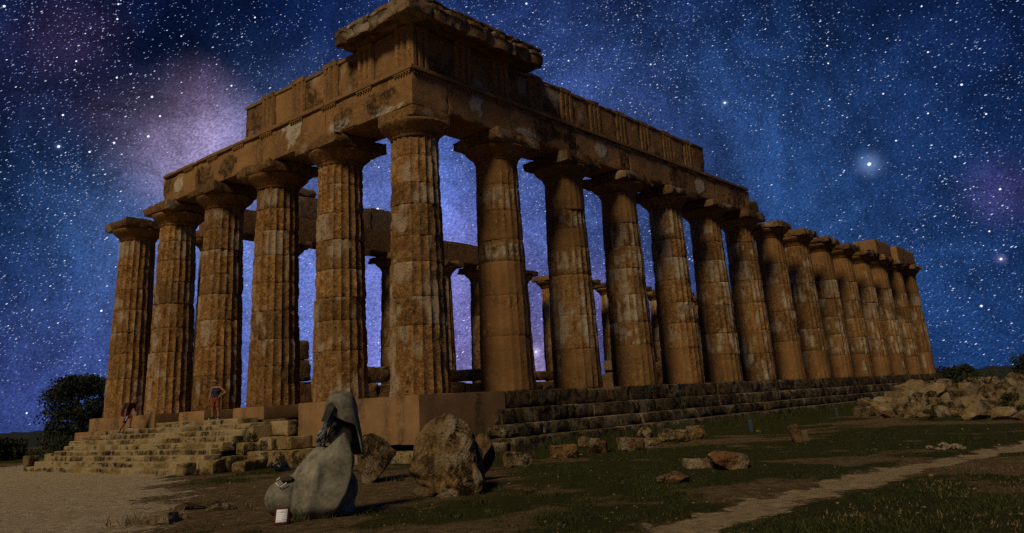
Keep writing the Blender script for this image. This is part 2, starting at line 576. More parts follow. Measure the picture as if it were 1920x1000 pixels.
def ground_h(x, y):
    x, y = np.asarray(x, float), np.asarray(y, float)
    sh = x.shape
    x, y = x.ravel(), y.ravel()
    P = np.stack([x, y, np.zeros_like(x)], 1)
    h = -2.05 + 0.05 * (fbm(P * 0.5, 3, 5) - 0.5) + 0.05 * (fbm(P * 1.7, 3, 8) - 0.5)
    h = h - 0.22 * sstep(y, -2, 10) * sstep(-x, -2, 3)
    far = np.hypot(x - 10, y - 5)
    h = h - 0.012 * np.clip(y - 24, 0, 400) * sstep(y, 24, 60) + 0.5 * sstep(far, 40, 120) * (fbm(P * 0.03, 3, 2) - 0.5)
    h = h - 14.0 * sstep(far, 150, 900)
    # heap of spoil under the fallen blocks
    h = h + heap_h(x, y) * (0.75 + 0.6 * (fbm(P * 0.22, 3, 31) - 0.3))
    d, _ = seg_dist(x, y, PATH)
    h = h - 0.03 * (1 - sstep(d, 0.3, 0.8))
    return h.reshape(sh)


def ground_masks(x, y):
    P = np.stack([x, y, np.zeros_like(x)], 1)
    w = fbm(P * 0.8, 4, 40) - 0.5
    w2 = fbm(P * 2.6, 4, 44) - 0.5
    # sandy yard in front of the stairs: signed distance to a line
    nx, ny = -15.5, 7.5
    sdist = ((x + 12.9) * nx + (y + 8.6) * ny) / math.hypot(nx, ny)
    sand = sstep(sdist + 2.6 * w + 2.2 * w2, -1.3, 1.9) * (1 - sstep(y, 26, 34))
    d, t = seg_dist(x, y, PATH)
    path = 1 - sstep(d + 0.7 * w + 0.9 * w2, 0.15, 0.75)
    # worn earth patches
    earth = sstep(fbm(P * np.array([0.34, 0.34, 1]) + 3.3, 4, 51) + 0.22 * w2, 0.46, 0.62)
    earth = np.maximum(earth, 1 - sstep(np.hypot((x + 8.5), (y + 5.5)) + 4 * w, 3.0, 6.5))
    grass = np.clip(1 - earth, 0, 1) * (1 - sand) * (1 - path)
    grass = np.maximum(grass, (1 - sstep(np.abs(y + 5.0 + 1.5 * w), 0.6, 2.8)) * sstep(x, 1.0, 4.0) * 0.9 * (1 - path))
    return sand, grass, path


def graded(lo, hi, step, reach, growth=1.16):
    core = list(np.arange(lo, hi + 1e-6, step))
    s, a, b = step, core[0], core[-1]
    left, right = [], []
    while core[0] - a < reach:
        s *= growth
        a -= s
        b += s
        left.append(a)
        right.append(b)
    return np.array(left[::-1] + core + right)


def ground_material():
    m, N = new_mat('dry_ground')
    tc = N.n('ShaderNodeTexCoord').outputs['Object']
    at = N.n('ShaderNodeAttribute', attribute_name='mask')
    ms = N.n('ShaderNodeSeparateColor', i_0=at.outputs['Color'])
    n1 = N.noise(tc, 0.9, 6, 0.62, 0.4)
    n2 = N.noise(tc, 6.0, 8, 0.68, 0.3)
    n3 = N.noise(tc, 42.0, 5, 0.7)
    soil = N.ramp(N.math('MULTIPLY_ADD', n3, 0.4, N.math('MULTIPLY', n2, 0.62)), [(0.36, (0.042, 0.027, 0.010)), (0.52, (0.145, 0.098, 0.042)), (0.68, (0.29, 0.205, 0.10))])
    sand = N.ramp(N.math('MULTIPLY_ADD', n3, 0.35, N.math('MULTIPLY', n2, 0.65)), [(0.36, (0.24, 0.185, 0.095)), (0.50, (0.43, 0.35, 0.20)), (0.64, (0.60, 0.50, 0.32))])
    sand = N.mix(N.math('MULTIPLY', N.smooth(n1, 0.50, 0.72), 0.45), sand, (0.28, 0.19, 0.085))
    path = N.ramp(N.math('MULTIPLY_ADD', n3, 0.35, N.math('MULTIPLY', n2, 0.65)), [(0.34, (0.16, 0.115, 0.052)), (0.50, (0.33, 0.250, 0.125)), (0.66, (0.48, 0.38, 0.21))])
    turf = N.ramp(N.math('MULTIPLY_ADD', n3, 0.5, N.math('MULTIPLY', n2, 0.55)), [(0.34, (0.012, 0.014, 0.002)), (0.52, (0.036, 0.040, 0.007)), (0.70, (0.095, 0.076, 0.020))])
    col = soil
    gm = N.smooth(N.math('MULTIPLY_ADD', N.math('SUBTRACT', n2, 0.5), 2.4, ms.outputs[1]), 0.35, 0.65)
    col = N.mix(gm, col, turf)
    pm = N.smooth(N.math('MULTIPLY_ADD', N.math('SUBTRACT', n2, 0.5), 1.8, ms.outputs[2]), 0.35, 0.70)
    col = N.mix(pm, col, path)
    sm = N.smooth(N.math('MULTIPLY_ADD', N.math('SUBTRACT', n2, 0.5), 1.6, ms.outputs[0]), 0.35, 0.70)
    col = N.mix(sm, col, sand)
    # pale chips of stone trodden into the earth
    vo = N.voronoi(tc, 5.0)
    ch = N.math('MULTIPLY', N.smooth(vo, 0.13, 0.05), N.smooth(n1, 0.50, 0.62))
    col = N.mix(N.math('MULTIPLY', ch, 0.75), col, (0.40, 0.35, 0.25))
    bh = N.math('ADD', N.math('MULTIPLY', n2, 1.0), N.math('MULTIPLY', n3, 0.5))
    bh = N.math('ADD', bh, N.math('MULTIPLY', ch, 0.3))
    return finish(m, N, col, 0.96, bh, 1.0, 0.09, 0.08)


M_GROUND = ground_material()


def build_ground():
    xs = graded(-16.0, 26.0, 0.16, 2600)
    ys = graded(-21.0, 26.0, 0.16, 2600)
    X, Y = np.meshgrid(xs, ys)
    Z = ground_h(X, Y)
    # keep the earth under the temple floor
    V = np.stack([X.ravel(), Y.ravel(), Z.ravel()], 1)
    F = grid_faces(len(xs), len(ys))
    s, g, p = ground_masks(V[:, 0], V[:, 1])
    mk = np.stack([s, g, p], 1)
    o = mesh_obj('ground', V, F, M_GROUND, mask=mk, sharp=None)
    tag(o, kind='structure')
    near = (np.abs(V[F[:, 0], 0]) < 80) & (np.abs(V[F[:, 0], 1]) < 80)
    for nm, arr in (('path', p), ('yard', s)):
        sel = F[near & (arr[F].mean(1) > 0.5)]
        idx, inv = np.unique(sel, return_inverse=True)
        W = V[idx].copy()
        W[:, 2] += 0.004
        o = mesh_obj(nm, W, np.asarray(inv).reshape(sel.shape), M_GROUND, mask=mk[idx], sharp=None)
        tag(o, kind='structure')


build_ground()

# ------------------------------------------------------------------ the temple
SL, SF = 4.692, 4.548
RB, RT, ZN = 1.10, 0.907, 9.36
Z_AB0, Z_AR0, Z_TA, Z_FR0, Z_FR1 = 9.93, 10.45, 11.83, 12.0, 13.72
A = 0.944
YW = 5 * SF                      # far flank
XR = 14 * SL                     # rear front
AB = 1.38

temple = empty('doric_temple', (0, 0, 0))
tag(temple, 'ruined golden stone Doric temple with fluted columns and a broken entablature', 'temple')


def shaft_radius(z):
    t = z / ZN
    return RB + (RT - RB) * (0.86 * t + 0.14 * t * t)


def make_drum(z0, z1, seed, kind, nth=160, dz=0.085, cap=False, ero=0.5, crisp=0.0, light=False):
    """one column drum; kind f fluted, e eroded, p plastered smooth, t tongues of pale flutes, m mottled"""
    rng = np.random.default_rng(seed)
    nz = max(4, int((z1 - z0) / dz) + 1)
    zz = np.linspace(z0 + 0.004, z1 - 0.004, nz)
    zz = np.concatenate([[z0 + 0.004], zz[:1] + 0.016, zz[1:-1], zz[-1:] - 0.016, [z1 - 0.004]])
    th = np.linspace(0, 2 * math.pi, nth, endpoint=False)
    TH, ZZ = np.meshgrid(th, zz)
    R = shaft_radius(ZZ)
    P = np.stack([np.cos(TH) * R, np.sin(TH) * R, ZZ], -1).reshape(-1, 3) + seed * 1.37
    sh = TH.shape
    ph = TH * 20 / (2 * math.pi)
    fi = np.floor(ph).astype(int) % 20
    t = ph - np.floor(ph) - 0.5
    g = 1 - (2 * t) ** 2
    big = fbm(P * np.array([0.9, 0.9, 1.1]), 4, seed % 50).reshape(sh)
    med = fbm(P * 3.2, 4, seed % 50 + 7).reshape(sh)
    fine = fbm(P * 9.0, 3, seed % 50 + 13).reshape(sh)
    pale = np.zeros(sh)
    plast = np.zeros(sh)
    stain = np.zeros(sh)
    er = sstep(big + 0.25 * (med - 0.5), 0.60 - 0.22 * ero, 0.74 - 0.18 * ero)
    F = np.ones(sh)
    depth = 0.078
    r = R.copy()
    if kind in 'fe':
        if kind == 'e':
            er = np.maximum(er, 0.85 * sstep(big + 0.4 * (med - 0.5), 0.42, 0.62))
        F = 1 - 0.50 * er
        r = r - er * (0.010 + 0.130 * np.clip(med - 0.36, 0, 1))
        chipA = (1 - g) ** 2 * np.clip(fine - 0.48, 0, 1) * 0.10 * (1 - crisp)
        r = r - chipA - 0.010 * (fine - 0.5)
        pale = sstep(fbm(P * np.array([1.5, 1.5, 0.9]) + 5, 3, seed % 50 + 21).reshape(sh), 0.56, 0.66) * 0.7
        stain = sstep(med, 0.55, 0.75) * 0.45 * er
    else:
        a = rng.uniform(0.0, 0.35, 20)[fi] * (z1 - z0)
        b = rng.uniform(0.0, 0.30, 20)[fi] * (z1 - z0)
        if kind == 't':
            a *= 0.25
            b *= 0.25
            on = np.ones(20)
        elif kind == 'm':
            on = (rng.uniform(size=20) < 0.55).astype(float)
        else:
            on = (rng.uniform(size=20) < 0.06).astype(float)
        lim = 0.40 * np.sqrt(np.clip(1 - (2 * t) ** 2 * 1.3, 0, 1))
        inside = sstep(ZZ - (z0 + a + 0.10), 0.0, 0.10 + 0 * lim) * sstep((z1 - b - 0.10) - ZZ, 0.0, 0.10)
        tong = inside * sstep(0.43 - np.abs(t), 0.0, 0.05) * on[fi]
        patch = sstep(fbm(P * np.array([1.1, 1.1, 0.8]) + 9, 4, seed % 50 + 3).reshape(sh), 0.46, 0.55) if kind == 'm' else np.zeros(sh)
        F = np.maximum(np.maximum(tong, patch * 0.8), (0.25 if kind == 'p' else 0.45) + 0.30 * sstep(big, 0.45, 0.6))
        fill = 1 - np.clip(F * 1.1 - 0.1, 0, 1)
        r = r - 0.030 * fill - 0.012 * (med - 0.5) * 2 - 0.006 * (fine - 0.5) * 2
        er2 = sstep(big, 0.54, 0.66) * (0.45 if kind == 'p' else 1.0)
        r = r - er2 * 0.13 * np.clip(med - 0.35, 0, 1)
        vst = fbm(np.stack([np.cos(TH) * 5, np.sin(TH) * 5, ZZ * 0.7], -1).reshape(-1, 3) + seed, 4, seed % 50 + 41).reshape(sh)
        pale = np.maximum(tong * sstep(med, 0.34, 0.50), patch * sstep(0.5 * med + 0.5 * vst, 0.44, 0.56)) * sstep(vst, 0.34, 0.52)
        plast = np.clip(fill * (1 - er2), 0, 1) * (1.0 if kind != 'm' else 0.55)
        stain = 0.3 * sstep(med, 0.6, 0.8) * (1 - plast)
    r = r - depth * g * F
    # worn joints
    dj = np.minimum(ZZ - z0, z1 - ZZ)
    jn = fbm(np.stack([np.cos(TH) * 2.3, np.sin(TH) * 2.3, np.round(ZZ * 0 + (ZZ - z0 > (z1 - z0) / 2) * 3.7 + seed)], -1).reshape(-1, 3), 4, seed % 50 + 30).reshape(sh)
    kj = 0.45 if (kind == 'p' or crisp > 0.5) else 1.0
    r = r - kj * (0.020 * np.exp(-dj / 0.018) + 0.20 * np.clip(jn - 0.52, 0, 1) * np.exp(-dj / (0.05 + 0.14 * jn)))
    ox, oy = rng.normal(0, 0.008, 2)
    V = np.stack([np.cos(TH) * r + ox, np.sin(TH) * r + oy, ZZ], -1).reshape(-1, 3)
    Fc = grid_faces(nth, len(zz), True)
    mk = np.stack([pale.ravel(), plast.ravel(), stain.ravel()], 1)
    # close the ends with a ring that goes into the joint
    lo = V[:nth] * np.array([0.80, 0.80, 1.0])
    hi = V[-nth:] * np.array([0.80, 0.80, 1.0])
    n0 = len(V)
    V = np.concatenate([V, lo, hi])
    mk = np.concatenate([mk, mk[:nth], mk[n0 - nth:n0]])
    i = np.arange(nth)
    j = (i + 1) % nth
    Fl = np.stack([n0 + i, n0 + j, j, i], 1)
    k = n0 - nth
    Fh = np.stack([k + i, k + j, n0 + nth + j, n0 + nth + i], 1)
    Fc = np.concatenate([Fc, Fl, Fh])
    if cap:
        c = len(V)
        V = np.concatenate([V, [[0, 0, z1 - 0.02]]])
        mk = np.concatenate([mk, mk[-1:]])
        Fc = np.concatenate([Fc, np.stack([n0 + nth + i, n0 + nth + j, np.full(nth, c), np.full(nth, c)], 1)])
        Fc = [list(dict.fromkeys(f)) for f in Fc.tolist()]
    return V, Fc, mk


def make_echinus(seed, nth=72):
    prof = [(RT - 0.03, ZN - 0.02), (RT + 0.005, ZN + 0.01), (RT + 0.03, ZN + 0.05), (RT + 0.005, ZN + 0.065), (RT + 0.045, ZN + 0.10), (RT + 0.02, ZN + 0.115), (RT + 0.07, ZN + 0.15), (RT + 0.05, ZN + 0.165),
            (RT + 0.13, ZN + 0.24), (RT + 0.24, ZN + 0.33), (RT + 0.34, ZN + 0.42), (RT + 0.40, ZN + 0.49), (RT + 0.425, ZN + 0.545), (RT + 0.41, ZN + 0.575), (RT + 0.2, ZN + 0.575)]
    pr = np.array(prof)
    th = np.linspace(0, 2 * math.pi, nth, endpoint=False)
    TH, RR = np.meshgrid(th, pr[:, 0])
    ZZ = np.repeat(pr[:, 1][:, None], nth, 1)
    P = np.stack([np.cos(TH) * RR, np.sin(TH) * RR, ZZ], -1).reshape(-1, 3) + seed
    nz = fbm(P * 2.2, 4, seed % 60).reshape(TH.shape)
    out = sstep(RR, RT + 0.1, RT + 0.42)
    RR = RR - 0.02 * (nz - 0.5) - out * 0.28 * np.clip(nz - 0.58, 0, 1)
    V = np.stack([np.cos(TH) * RR, np.sin(TH) * RR, ZZ], -1).reshape(-1, 3)
    mk = np.zeros((len(V), 3))
    mk[:, 1] = sstep(fbm(P * 0.8, 2, seed % 60 + 5), 0.45, 0.55) * 0.6
    return V, grid_faces(nth, len(pr), True), mk


def make_abacus(seed, hw=AB, half=(None, None), chip=0.18):
    V, F = stone_box((-hw, -hw, Z_AB0), (hw, hw, Z_AR0 - 0.006), seed, rad=0.03, rough=0.014, chip=chip, res=0.11, freq=1.3, thr=0.42)
    mk = np.zeros((len(V), 3))
    mk[:, 2] = 0.45
    mk[:, 0] = sstep(fbm(V * 1.2 + seed, 3, seed % 40), 0.56, 0.66) * 0.5
    return V, F, mk


DRUM_SETS = {}
CORNER_HW = 0.99


def drums_for(seed, n=8):
    rng = np.random.default_rng(seed)
    h = rng.uniform(0.85, 1.3, n)
    e = np.concatenate([[0], np.cumsum(h)]) / h.sum() * ZN
    return list(e)


def column_meshes(seed, edges, kinds, nth=160, dz=0.085, ero=0.5, hw=AB, crisp=(), chip=0.18):
    out = []
    for k, kd in enumerate(kinds):
        V, F, mk = make_drum(edges[k], edges[k + 1], seed * 31 + k, kd, nth, dz, ero=ero, crisp=1.0 if k in crisp else 0.0)
        out.append(('drum', mesh_data('drum', V, F, M_LIME, mask=mk, sharp=32)))
    V, F, mk = make_echinus(seed * 3 + 1)
    out.append(('echinus', mesh_data('echinus', V, F, M_LIME, mask=mk, sharp=50)))
    V, F, mk = make_abacus(seed * 5 + 2, hw, chip=chip)
    out.append(('abacus', mesh_data('abacus', V, F, M_ENT, mask=mk, sharp=38)))
    return out


def put_column(meshes, x, y, rz=0.0, skip=()):
    c = empty('column', (x, y, 0), rz, temple)
    for nm, me in meshes:
        if nm in skip:
            continue
        link(bpy.data.objects.new(nm, me), c)
    return c


# front row, corner first
FRONT = [
    (0, [0, 2.35, 3.35, 4.6, 5.55, 6.75, 7.55, 8.6, ZN], 'feeeeeff', 0.75, (0,)),
    (1, [0, 1.85, 3.0, 3.9, 5.0, 6.2, 7.3, 8.5, ZN], 'feeefeff', 0.7, (0,)),
    (2, [0, 1.6, 2.7, 3.9, 5.1, 6.3, 7.4, 8.4, ZN], 'ffffffff', 0.35, (0, 1)),
    (3, [0, 1.5, 2.8, 4.0, 5.2, 6.1, 7.3, 8.3, ZN], 'efffffff', 0.5, ()),
    (4, [0, 1.7, 2.9, 4.1, 5.3, 6.4, 7.5, 8.5, ZN], 'fffffefe', 0.5, (0, 1)),
    (5, [0, 1.9, 3.2, 4.3, 5.5, 6.6, 7.9, ZN], 'fffffff', 0.3, (0, 4, 5, 6)),
]
for k, ed, kd, er, cr in FRONT:
    put_column(column_meshes(101 + k, ed, kd, ero=er, crisp=cr, hw=CORNER_HW if k == 0 else (AB if k < 5 else 1.34), chip=0.05 if k == 0 else 0.20), 0, k * SF)
FLANK = {
    1: ([0, 2.1, 3.7, 5.05, 5.95, 7.15, 8.3, ZN], 'ppptptp'),
    2: ([0, 1.65, 3.1, 4.9, 6.15, 7.0, 7.9, ZN], 'pmmtptp'),
    3: ([0, 1.9, 3.0, 4.3, 5.6, 6.7, 7.9, ZN], 'pmmfmmp'),
    4: ([0, 1.8, 3.1, 4.2, 5.4, 6.6, 7.6, ZN], 'pmfemfm'),
    5: ([0, 1.5, 2.7, 4.3, 5.6, 6.9, 8.0, ZN], 'pmfmmfm'),
    6: ([0, 1.6, 3.0, 4.7, 6.1, 7.3, 8.5, ZN], 'mmmtmmf'),
    7: ([0, 2.4, 4.4, 6.2, 7.6, ZN], 'pfmfp'),
    8: ([0, 1.9, 3.4, 5.2, 6.6, 7.7, ZN], 'pmfmmf'),
    9: ([0, 1.6, 3.1, 4.4, 5.8, 7.2, ZN], 'pmmeep'),
    10: ([0, 1.7, 3.0, 4.5, 5.9, 7.4, ZN], 'pmeemp'),
    11: ([0, 1.5, 2.9, 4.6, 6.0, 7.3, ZN], 'pmmemp'),
    12: ([0, 1.8, 3.3, 4.7, 6.1, 7.5, ZN], 'pmmmfp'),
    13: ([0, 1.6, 3.2, 4.6, 6.0, 7.4, ZN], 'pmmfmp'),
    14: ([0, 2.0, 3.5, 5.0, 6.4, 7.7, ZN], 'pfmfmp'),
}
for k, (ed, kd) in FLANK.items():
    fine = k < 7
    put_column(column_meshes(131 + k, ed, kd, nth=160 if fine else 120, dz=0.09 if fine else 0.15, ero=0.5, hw=AB if k < 7 else 1.34, chip=0.21 if k < 8 else 0.28), k * SL, 0)
# far flank and rear row, seen only between the near columns: three patterns shared
FAR = [column_meshes(171 + q, drums_for(60 + q, 7), ''.join(np.random.default_rng(q).choice(list('fefm'), 7)), nth=80, dz=0.25, ero=0.8, chip=0.22) for q in range(3)]
for k in range(1, 15):
    put_column(FAR[k % 3], k * SL, YW, rz=0.0 if k % 2 else math.pi / 2)
for k in range(1, 5):
    put_column(FAR[(k + 1) % 3], XR, k * SF, rz=0.0 if k % 2 else math.pi)


# ---- architrave
def patch_mask(patches, plast=0.85, axis=1, stain_top=0.0, seed=0):
    """pale or dark patches on a wall face: (pos, z, rpos, rz, kind)"""
    def f(V):
        mk = np.zeros((len(V), 3))
        n = fbm(V * 1.6 + seed, 4, 3)
        n_b = fbm(V * 4.0 + seed, 3, 6)
        mk[:, 1] = plast * sstep(fbm(V * 0.45 + 2 + seed, 3, 11), 0.30, 0.52)
        for pos, z, rp, rz, kd in patches:
            d = np.hypot((V[:, axis] - pos) / rp, (V[:, 2] - z) / rz) + 1.7 * (n - 0.5) + 0.9 * (n_b - 0.5)
            w = 1 - sstep(d, 0.75, 0.95)
            if kd == 'pale':
                mk[:, 0] = np.maximum(mk[:, 0], w)
                mk[:, 1] *= 1 - w
            else:
                mk[:, 2] = np.maximum(mk[:, 2], w * 0.8)
                mk[:, 1] *= 1 - w
        return mk
    return f


arch_front = empty('architrave', (0, 0, 0), 0, temple)
FP = [(3.0, 11.0, 0.7, 0.5, 'dark'), (17.6, 11.3, 0.5, 0.6, 'dark'), (3.4, 10.75, 0.8, 0.2, 'pale'), (6.6, 11.3, 0.85, 0.7, 'pale'), (16.6, 11.2, 0.55, 0.45, 'pale'), (0.55, 10.55, 0.9, 0.22, 'pale'), (14.2, 11.1, 0.9, 0.7, 'dark'), (1.0, 11.0, 1.1, 0.5, 'dark'), (11.9, 11.0, 0.8, 0.6, 'dark')]
ys = [-A, 4.35, 9.0, 13.6, 18.2]
for k in range(4):
    block('block', (-A, ys[k] + 0.005, Z_AR0), (A, ys[k + 1] - 0.005, Z_TA), 300 + k, M_ENT, arch_front, mask=patch_mask(FP, 0.85), rad=0.02, rough=0.012, chip=0.07 if k < 3 else 0.12, res=0.085)
    block('taenia', (-A - 0.11, ys[k] + 0.004 - (0.11 if k == 0 else 0), Z_TA + 0.003), (A, ys[k + 1] - 0.004, Z_FR0 - 0.003), 320 + k, M_ENT, arch_front, mask=(0, 0.5, 0.1), rad=0.02, rough=0.008, chip=0.025 if k < 3 else 0.07, res=0.16)
arch_flank = empty('architrave', (0, 0, 0), 0, temple)
LP = [(5.6, 10.75, 0.9, 0.22, 'pale'), (9.0, 11.2, 0.5, 0.5, 'dark'), (21.6, 11.0, 0.6, 0.5, 'pale'), (13.4, 11.1, 0.6, 0.6, 'dark'), (0.35, 11.6, 0.75, 0.35, 'pale'), (2.65, 11.25, 0.55, 0.50, 'pale'), (11.5, 11.25, 0.55, 0.55, 'pale'), (0.7, 11.5, 0.5, 0.3, 'dark'), (18.9, 11.0, 1.2, 0.7, 'dark'), (26.5, 11.1, 1.6, 0.7, 'dark'), (7.0, 11.2, 1.0, 0.6, 'dark')]
xs_ = [A + 0.005, 4.7, 9.4, 14.05, 18.75, 23.45, 28.3]
for k in range(6):
    block('block', (xs_[k] + 0.004, -A, Z_AR0), (xs_[k + 1] - 0.004, A, Z_TA), 340 + k, M_ENT, arch_flank, mask=patch_mask(LP, 0.80, 0, seed=4), rad=0.02, rough=0.012, chip=0.08, res=0.10)
    block('taenia', (xs_[k] + 0.004 - (0.0 if k else 0.0), -A - 0.11, Z_TA + 0.003), (xs_[k + 1] - 0.004 - (0.25 if k == 5 else 0), A, Z_FR0 - 0.003), 360 + k, M_ENT, arch_flank, mask=(0, 0.4, 0.25), rad=0.02, rough=0.008, chip=0.03, res=0.17)
block('block', (28.32, -A + 0.35, Z_AR0), (30.5, A, Z_AR0 + 1.16), 381, M_ENT, arch_flank, mask=(0, 0.1, 0.6), rad=0.14, rough=0.03, chip=0.22, res=0.13)
block('block', (54.2, -A, Z_AR0), (58.6, A, Z_AR0 + 1.32), 382, M_ENT, arch_flank, mask=(0, 0.7, 0.1), rad=0.03, rough=0.012, chip=0.08, res=0.2)
block('block', (60.6, -A, Z_AR0), (XR + A, A, Z_AR0 + 1.40), 383, M_ENT, arch_flank, mask=(0, 0.6, 0.1), rad=0.04, rough=0.014, chip=0.10, res=0.2)
# far flank, inner side seen through the gaps
arch_far = empty('architrave', (0, 0, 0), 0, temple)
xf = [4.0, 9.38, 14.07, 18.77, 23.46, 28.0]
for k in range(5):
    block('block', (xf[k] + 0.01, YW - A, Z_AR0), (xf[k + 1] - 0.01, YW + A, 12.0), 390 + k, M_ENT, arch_far, mask=(0, 0.2, 0.45), rad=0.02, rough=0.02, chip=0.05, res=0.25)
fr_far = empty('frieze', (0, 0, 0), 0, temple)
xf = [9.9, 12.0, 14.3, 16.2, 18.7]
for k in range(4):
    block('block', (xf[k] + 0.02, YW - 0.7 + 0.05 * k, 12.01), (xf[k + 1] - 0.02, YW + 0.8, 13.55 + 0.12 * (k % 2)), 400 + k, M_ENT, fr_far, mask=(0.2, 0.0, 0.45), rad=0.03, rough=0.03, chip=0.10, res=0.2)
block('block', (10.0, YW - 0.55, 13.66), (11.6, YW + 0.6, 14.2), 409, M_ENT, fr_far, mask=(0.2, 0, 0.3), rad=0.08, rough=0.05, chip=0.25, res=0.2)


# ---- frieze
def triglyph_mesh(seed, w=0.95, h=Z_FR1 - Z_FR0 - 0.006, proj=0.14):
    """local: x along the wall from 0 to w, y outwards is negative, z up"""
    g = 0.115 if proj > 0.1 else 0.06
    pts = []                                  # plan outline, front side
    u = w / 6
    d0 = -proj
    pts += [(0, 0), (0, d0 + g * 0.9), (u * 0.45, d0), (u * 1.45, d0), (u * 1.95, d0 + g), (u * 2.45, d0), (u * 3.55, d0), (u * 4.05, d0 + g), (u * 4.55, d0), (u * 5.55, d0), (w, d0 + g * 0.9), (w, 0)]
    zl = np.concatenate([np.linspace(0, h - 0.20, 12), [h - 0.195, h - 0.08, h]])
    V = []
    n = len(pts)
    fine = []
    for a in range(n - 1):
        fine.append(pts[a])
        if math.dist(pts[a], pts[a + 1]) > 0.1:
            fine.append(tuple((np.array(pts[a]) + np.array(pts[a + 1])) / 2))
    fine.append(pts[-1])
    n = len(fine)
    for z in zl:
        for (x, y) in fine:
            if z > h - 0.2:
                y = min(y, d0) if 0 < x < w else y
                if 0 < x < w:
                    y = d0 - 0.012
            V.append((x, y, z))
    V = np.array(V, float)
    # the grooves end below the cap
    nz = fbm(V * 2.3 + seed * 3.1, 4, seed % 50)
    n2 = fbm(V * 7 + seed, 3, seed % 50 + 5)
    out = sstep(-V[:, 1], 0.0, proj)
    V[:, 1] += out * (0.22 * np.clip(nz - 0.57, 0, 1) + 0.02 * (n2 - 0.5))
    F = grid_faces(n, len(zl)).tolist()
    top = [(len(zl) - 1) * n + i for i in range(n)]
    F.append(top)
    F.append(list(range(n))[::-1])
    mk = np.zeros((len(V), 3))
    mk[:, 1] = 0.25
    mk[:, 2] = 0.25 * sstep(nz, 0.5, 0.7)
    return V, F, mk


def frieze_run(parent, front, trig, ends, end_pos, seed0, top_wave=0.05):
    """triglyphs start positions along the wall, metopes between"""
    for k, s in enumerate(trig):
        V, F, mk = triglyph_mesh(seed0 + k, proj=0.14 if (front or k < 4) else 0.105 - 0.008 * k)
        V[:, 2] += Z_FR0 + 0.003
        if front:      # wall faces -x, runs along +y
            W = np.stack([-A + 0.12 + V[:, 1], s + V[:, 0], V[:, 2]], 1)
            F = [f[::-1] for f in F]
        else:
            W = np.stack([s + V[:, 0], -A + 0.12 + V[:, 1], V[:, 2]], 1)
        mesh_obj('triglyph', W, F, M_ENT, parent, mask=mk, sharp=25)
    st = [s + 0.95 for s in trig]
    en = list(trig[1:]) + [end_pos]
    for k, (a, b) in enumerate(zip(st, en)):
        if b - a < 0.1:
            continue
        tp = Z_FR1 - 0.004 - (0.02 + 0.5 * top_wave * ((k * 7) % 3))
        bl = (lambda V: np.stack([0.5 * sstep(fbm(V * 1.0 + 3, 3, 21), 0.60, 0.7), 0.55 * sstep(fbm(V * 0.7, 3, 9), 0.42, 0.6), 0.75 * sstep(fbm(V * 0.8 + 8, 3, 15), 0.52, 0.64)], 1))
        if front:
            block('metope', (-A + 0.10, a + 0.003, Z_FR0 + 0.003), (-A + 0.40, b - 0.003, tp), seed0 + 40 + k, M_ENT, parent, mask=bl, rad=0.02, rough=0.02, chip=0.10, res=0.14)
            block('fillet', (-A + 0.04, a + 0.003, tp - 0.17), (-A + 0.098, b - 0.003, tp - 0.02), seed0 + 60 + k, M_ENT, parent, mask=(0, 0.3, 0.2), rad=0.01, rough=0.012, chip=0.04, res=0.12)
        else:
            block('metope', (a + 0.003, -A + 0.10, Z_FR0 + 0.003), (b - 0.003, -A + 0.40, tp), seed0 + 40 + k, M_ENT, parent, mask=bl, rad=0.02, rough=0.02, chip=0.10, res=0.14)
            block('fillet', (a + 0.003, -A + 0.04, tp - 0.17), (b - 0.003, -A + 0.098, tp - 0.02), seed0 + 60 + k, M_ENT, parent, mask=(0, 0.2, 0.4), rad=0.01, rough=0.012, chip=0.04, res=0.12)


def regula_mesh(w=0.95):
    bm = bmesh.new()
    bmesh.ops.create_cube(bm, size=1.0, matrix=Matrix.Translation((w / 2, -0.03, -0.035)) @ Matrix.Diagonal((w, 0.085, 0.07, 1)))
    for k in range(6):
        bmesh.ops.create_cone(bm, cap_ends=True, segments=8, radius1=0.048, radius2=0.034, depth=0.075, matrix=Matrix.Translation((w / 12 + k * w / 6, -0.03, -0.107)))
    V = np.array([v.co[:] for v in bm.verts])
    F = [[v.index for v in f.verts] for f in bm.faces]
    bm.free()
    return V, F


fr_front = empty('frieze', (0, 0, 0), 0, temple)
block('backing', (-A + 0.13, -A + 0.13, Z_FR0 + 0.004), (A - 0.06, 10.45, Z_FR1 - 0.13), 451, M_ENT, fr_front, mask=(0, 0.2, 0.3), rad=0.02, rough=0.01, chip=0.05, res=0.5)
trf = [-A + 0.02, 1.32, 3.60, 5.88, 8.20]
frieze_run(fr_front, True, trf, None, 10.6, 500)
fr_flank = empty('frieze', (0, 0, 0), 0, temple)
block('backing', (A - 0.055, -A + 0.13, Z_FR0 + 0.004), (22.5, A - 0.06, Z_FR1 - 0.13), 452, M_ENT, fr_flank, mask=(0, 0.2, 0.3), rad=0.02, rough=0.01, chip=0.05, res=0.5)
trl = [-A + 0.02] + [1.45 + 2.346 * k for k in range(9)]
frieze_run(fr_flank, False, trl, None, 22.7, 600, 0.03)
RV, RF = regula_mesh()
for k, s in enumerate(trf + [10.5, 12.8, 15.1]):
    W = np.stack([-A + RV[:, 1], s + RV[:, 0], Z_TA + RV[:, 2]], 1)
    mesh_obj('regula', W, [f[::-1] for f in RF], M_ENT, arch_front, mask=np.tile([0, 0.2, 0.3], (len(W), 1)), smooth=False)
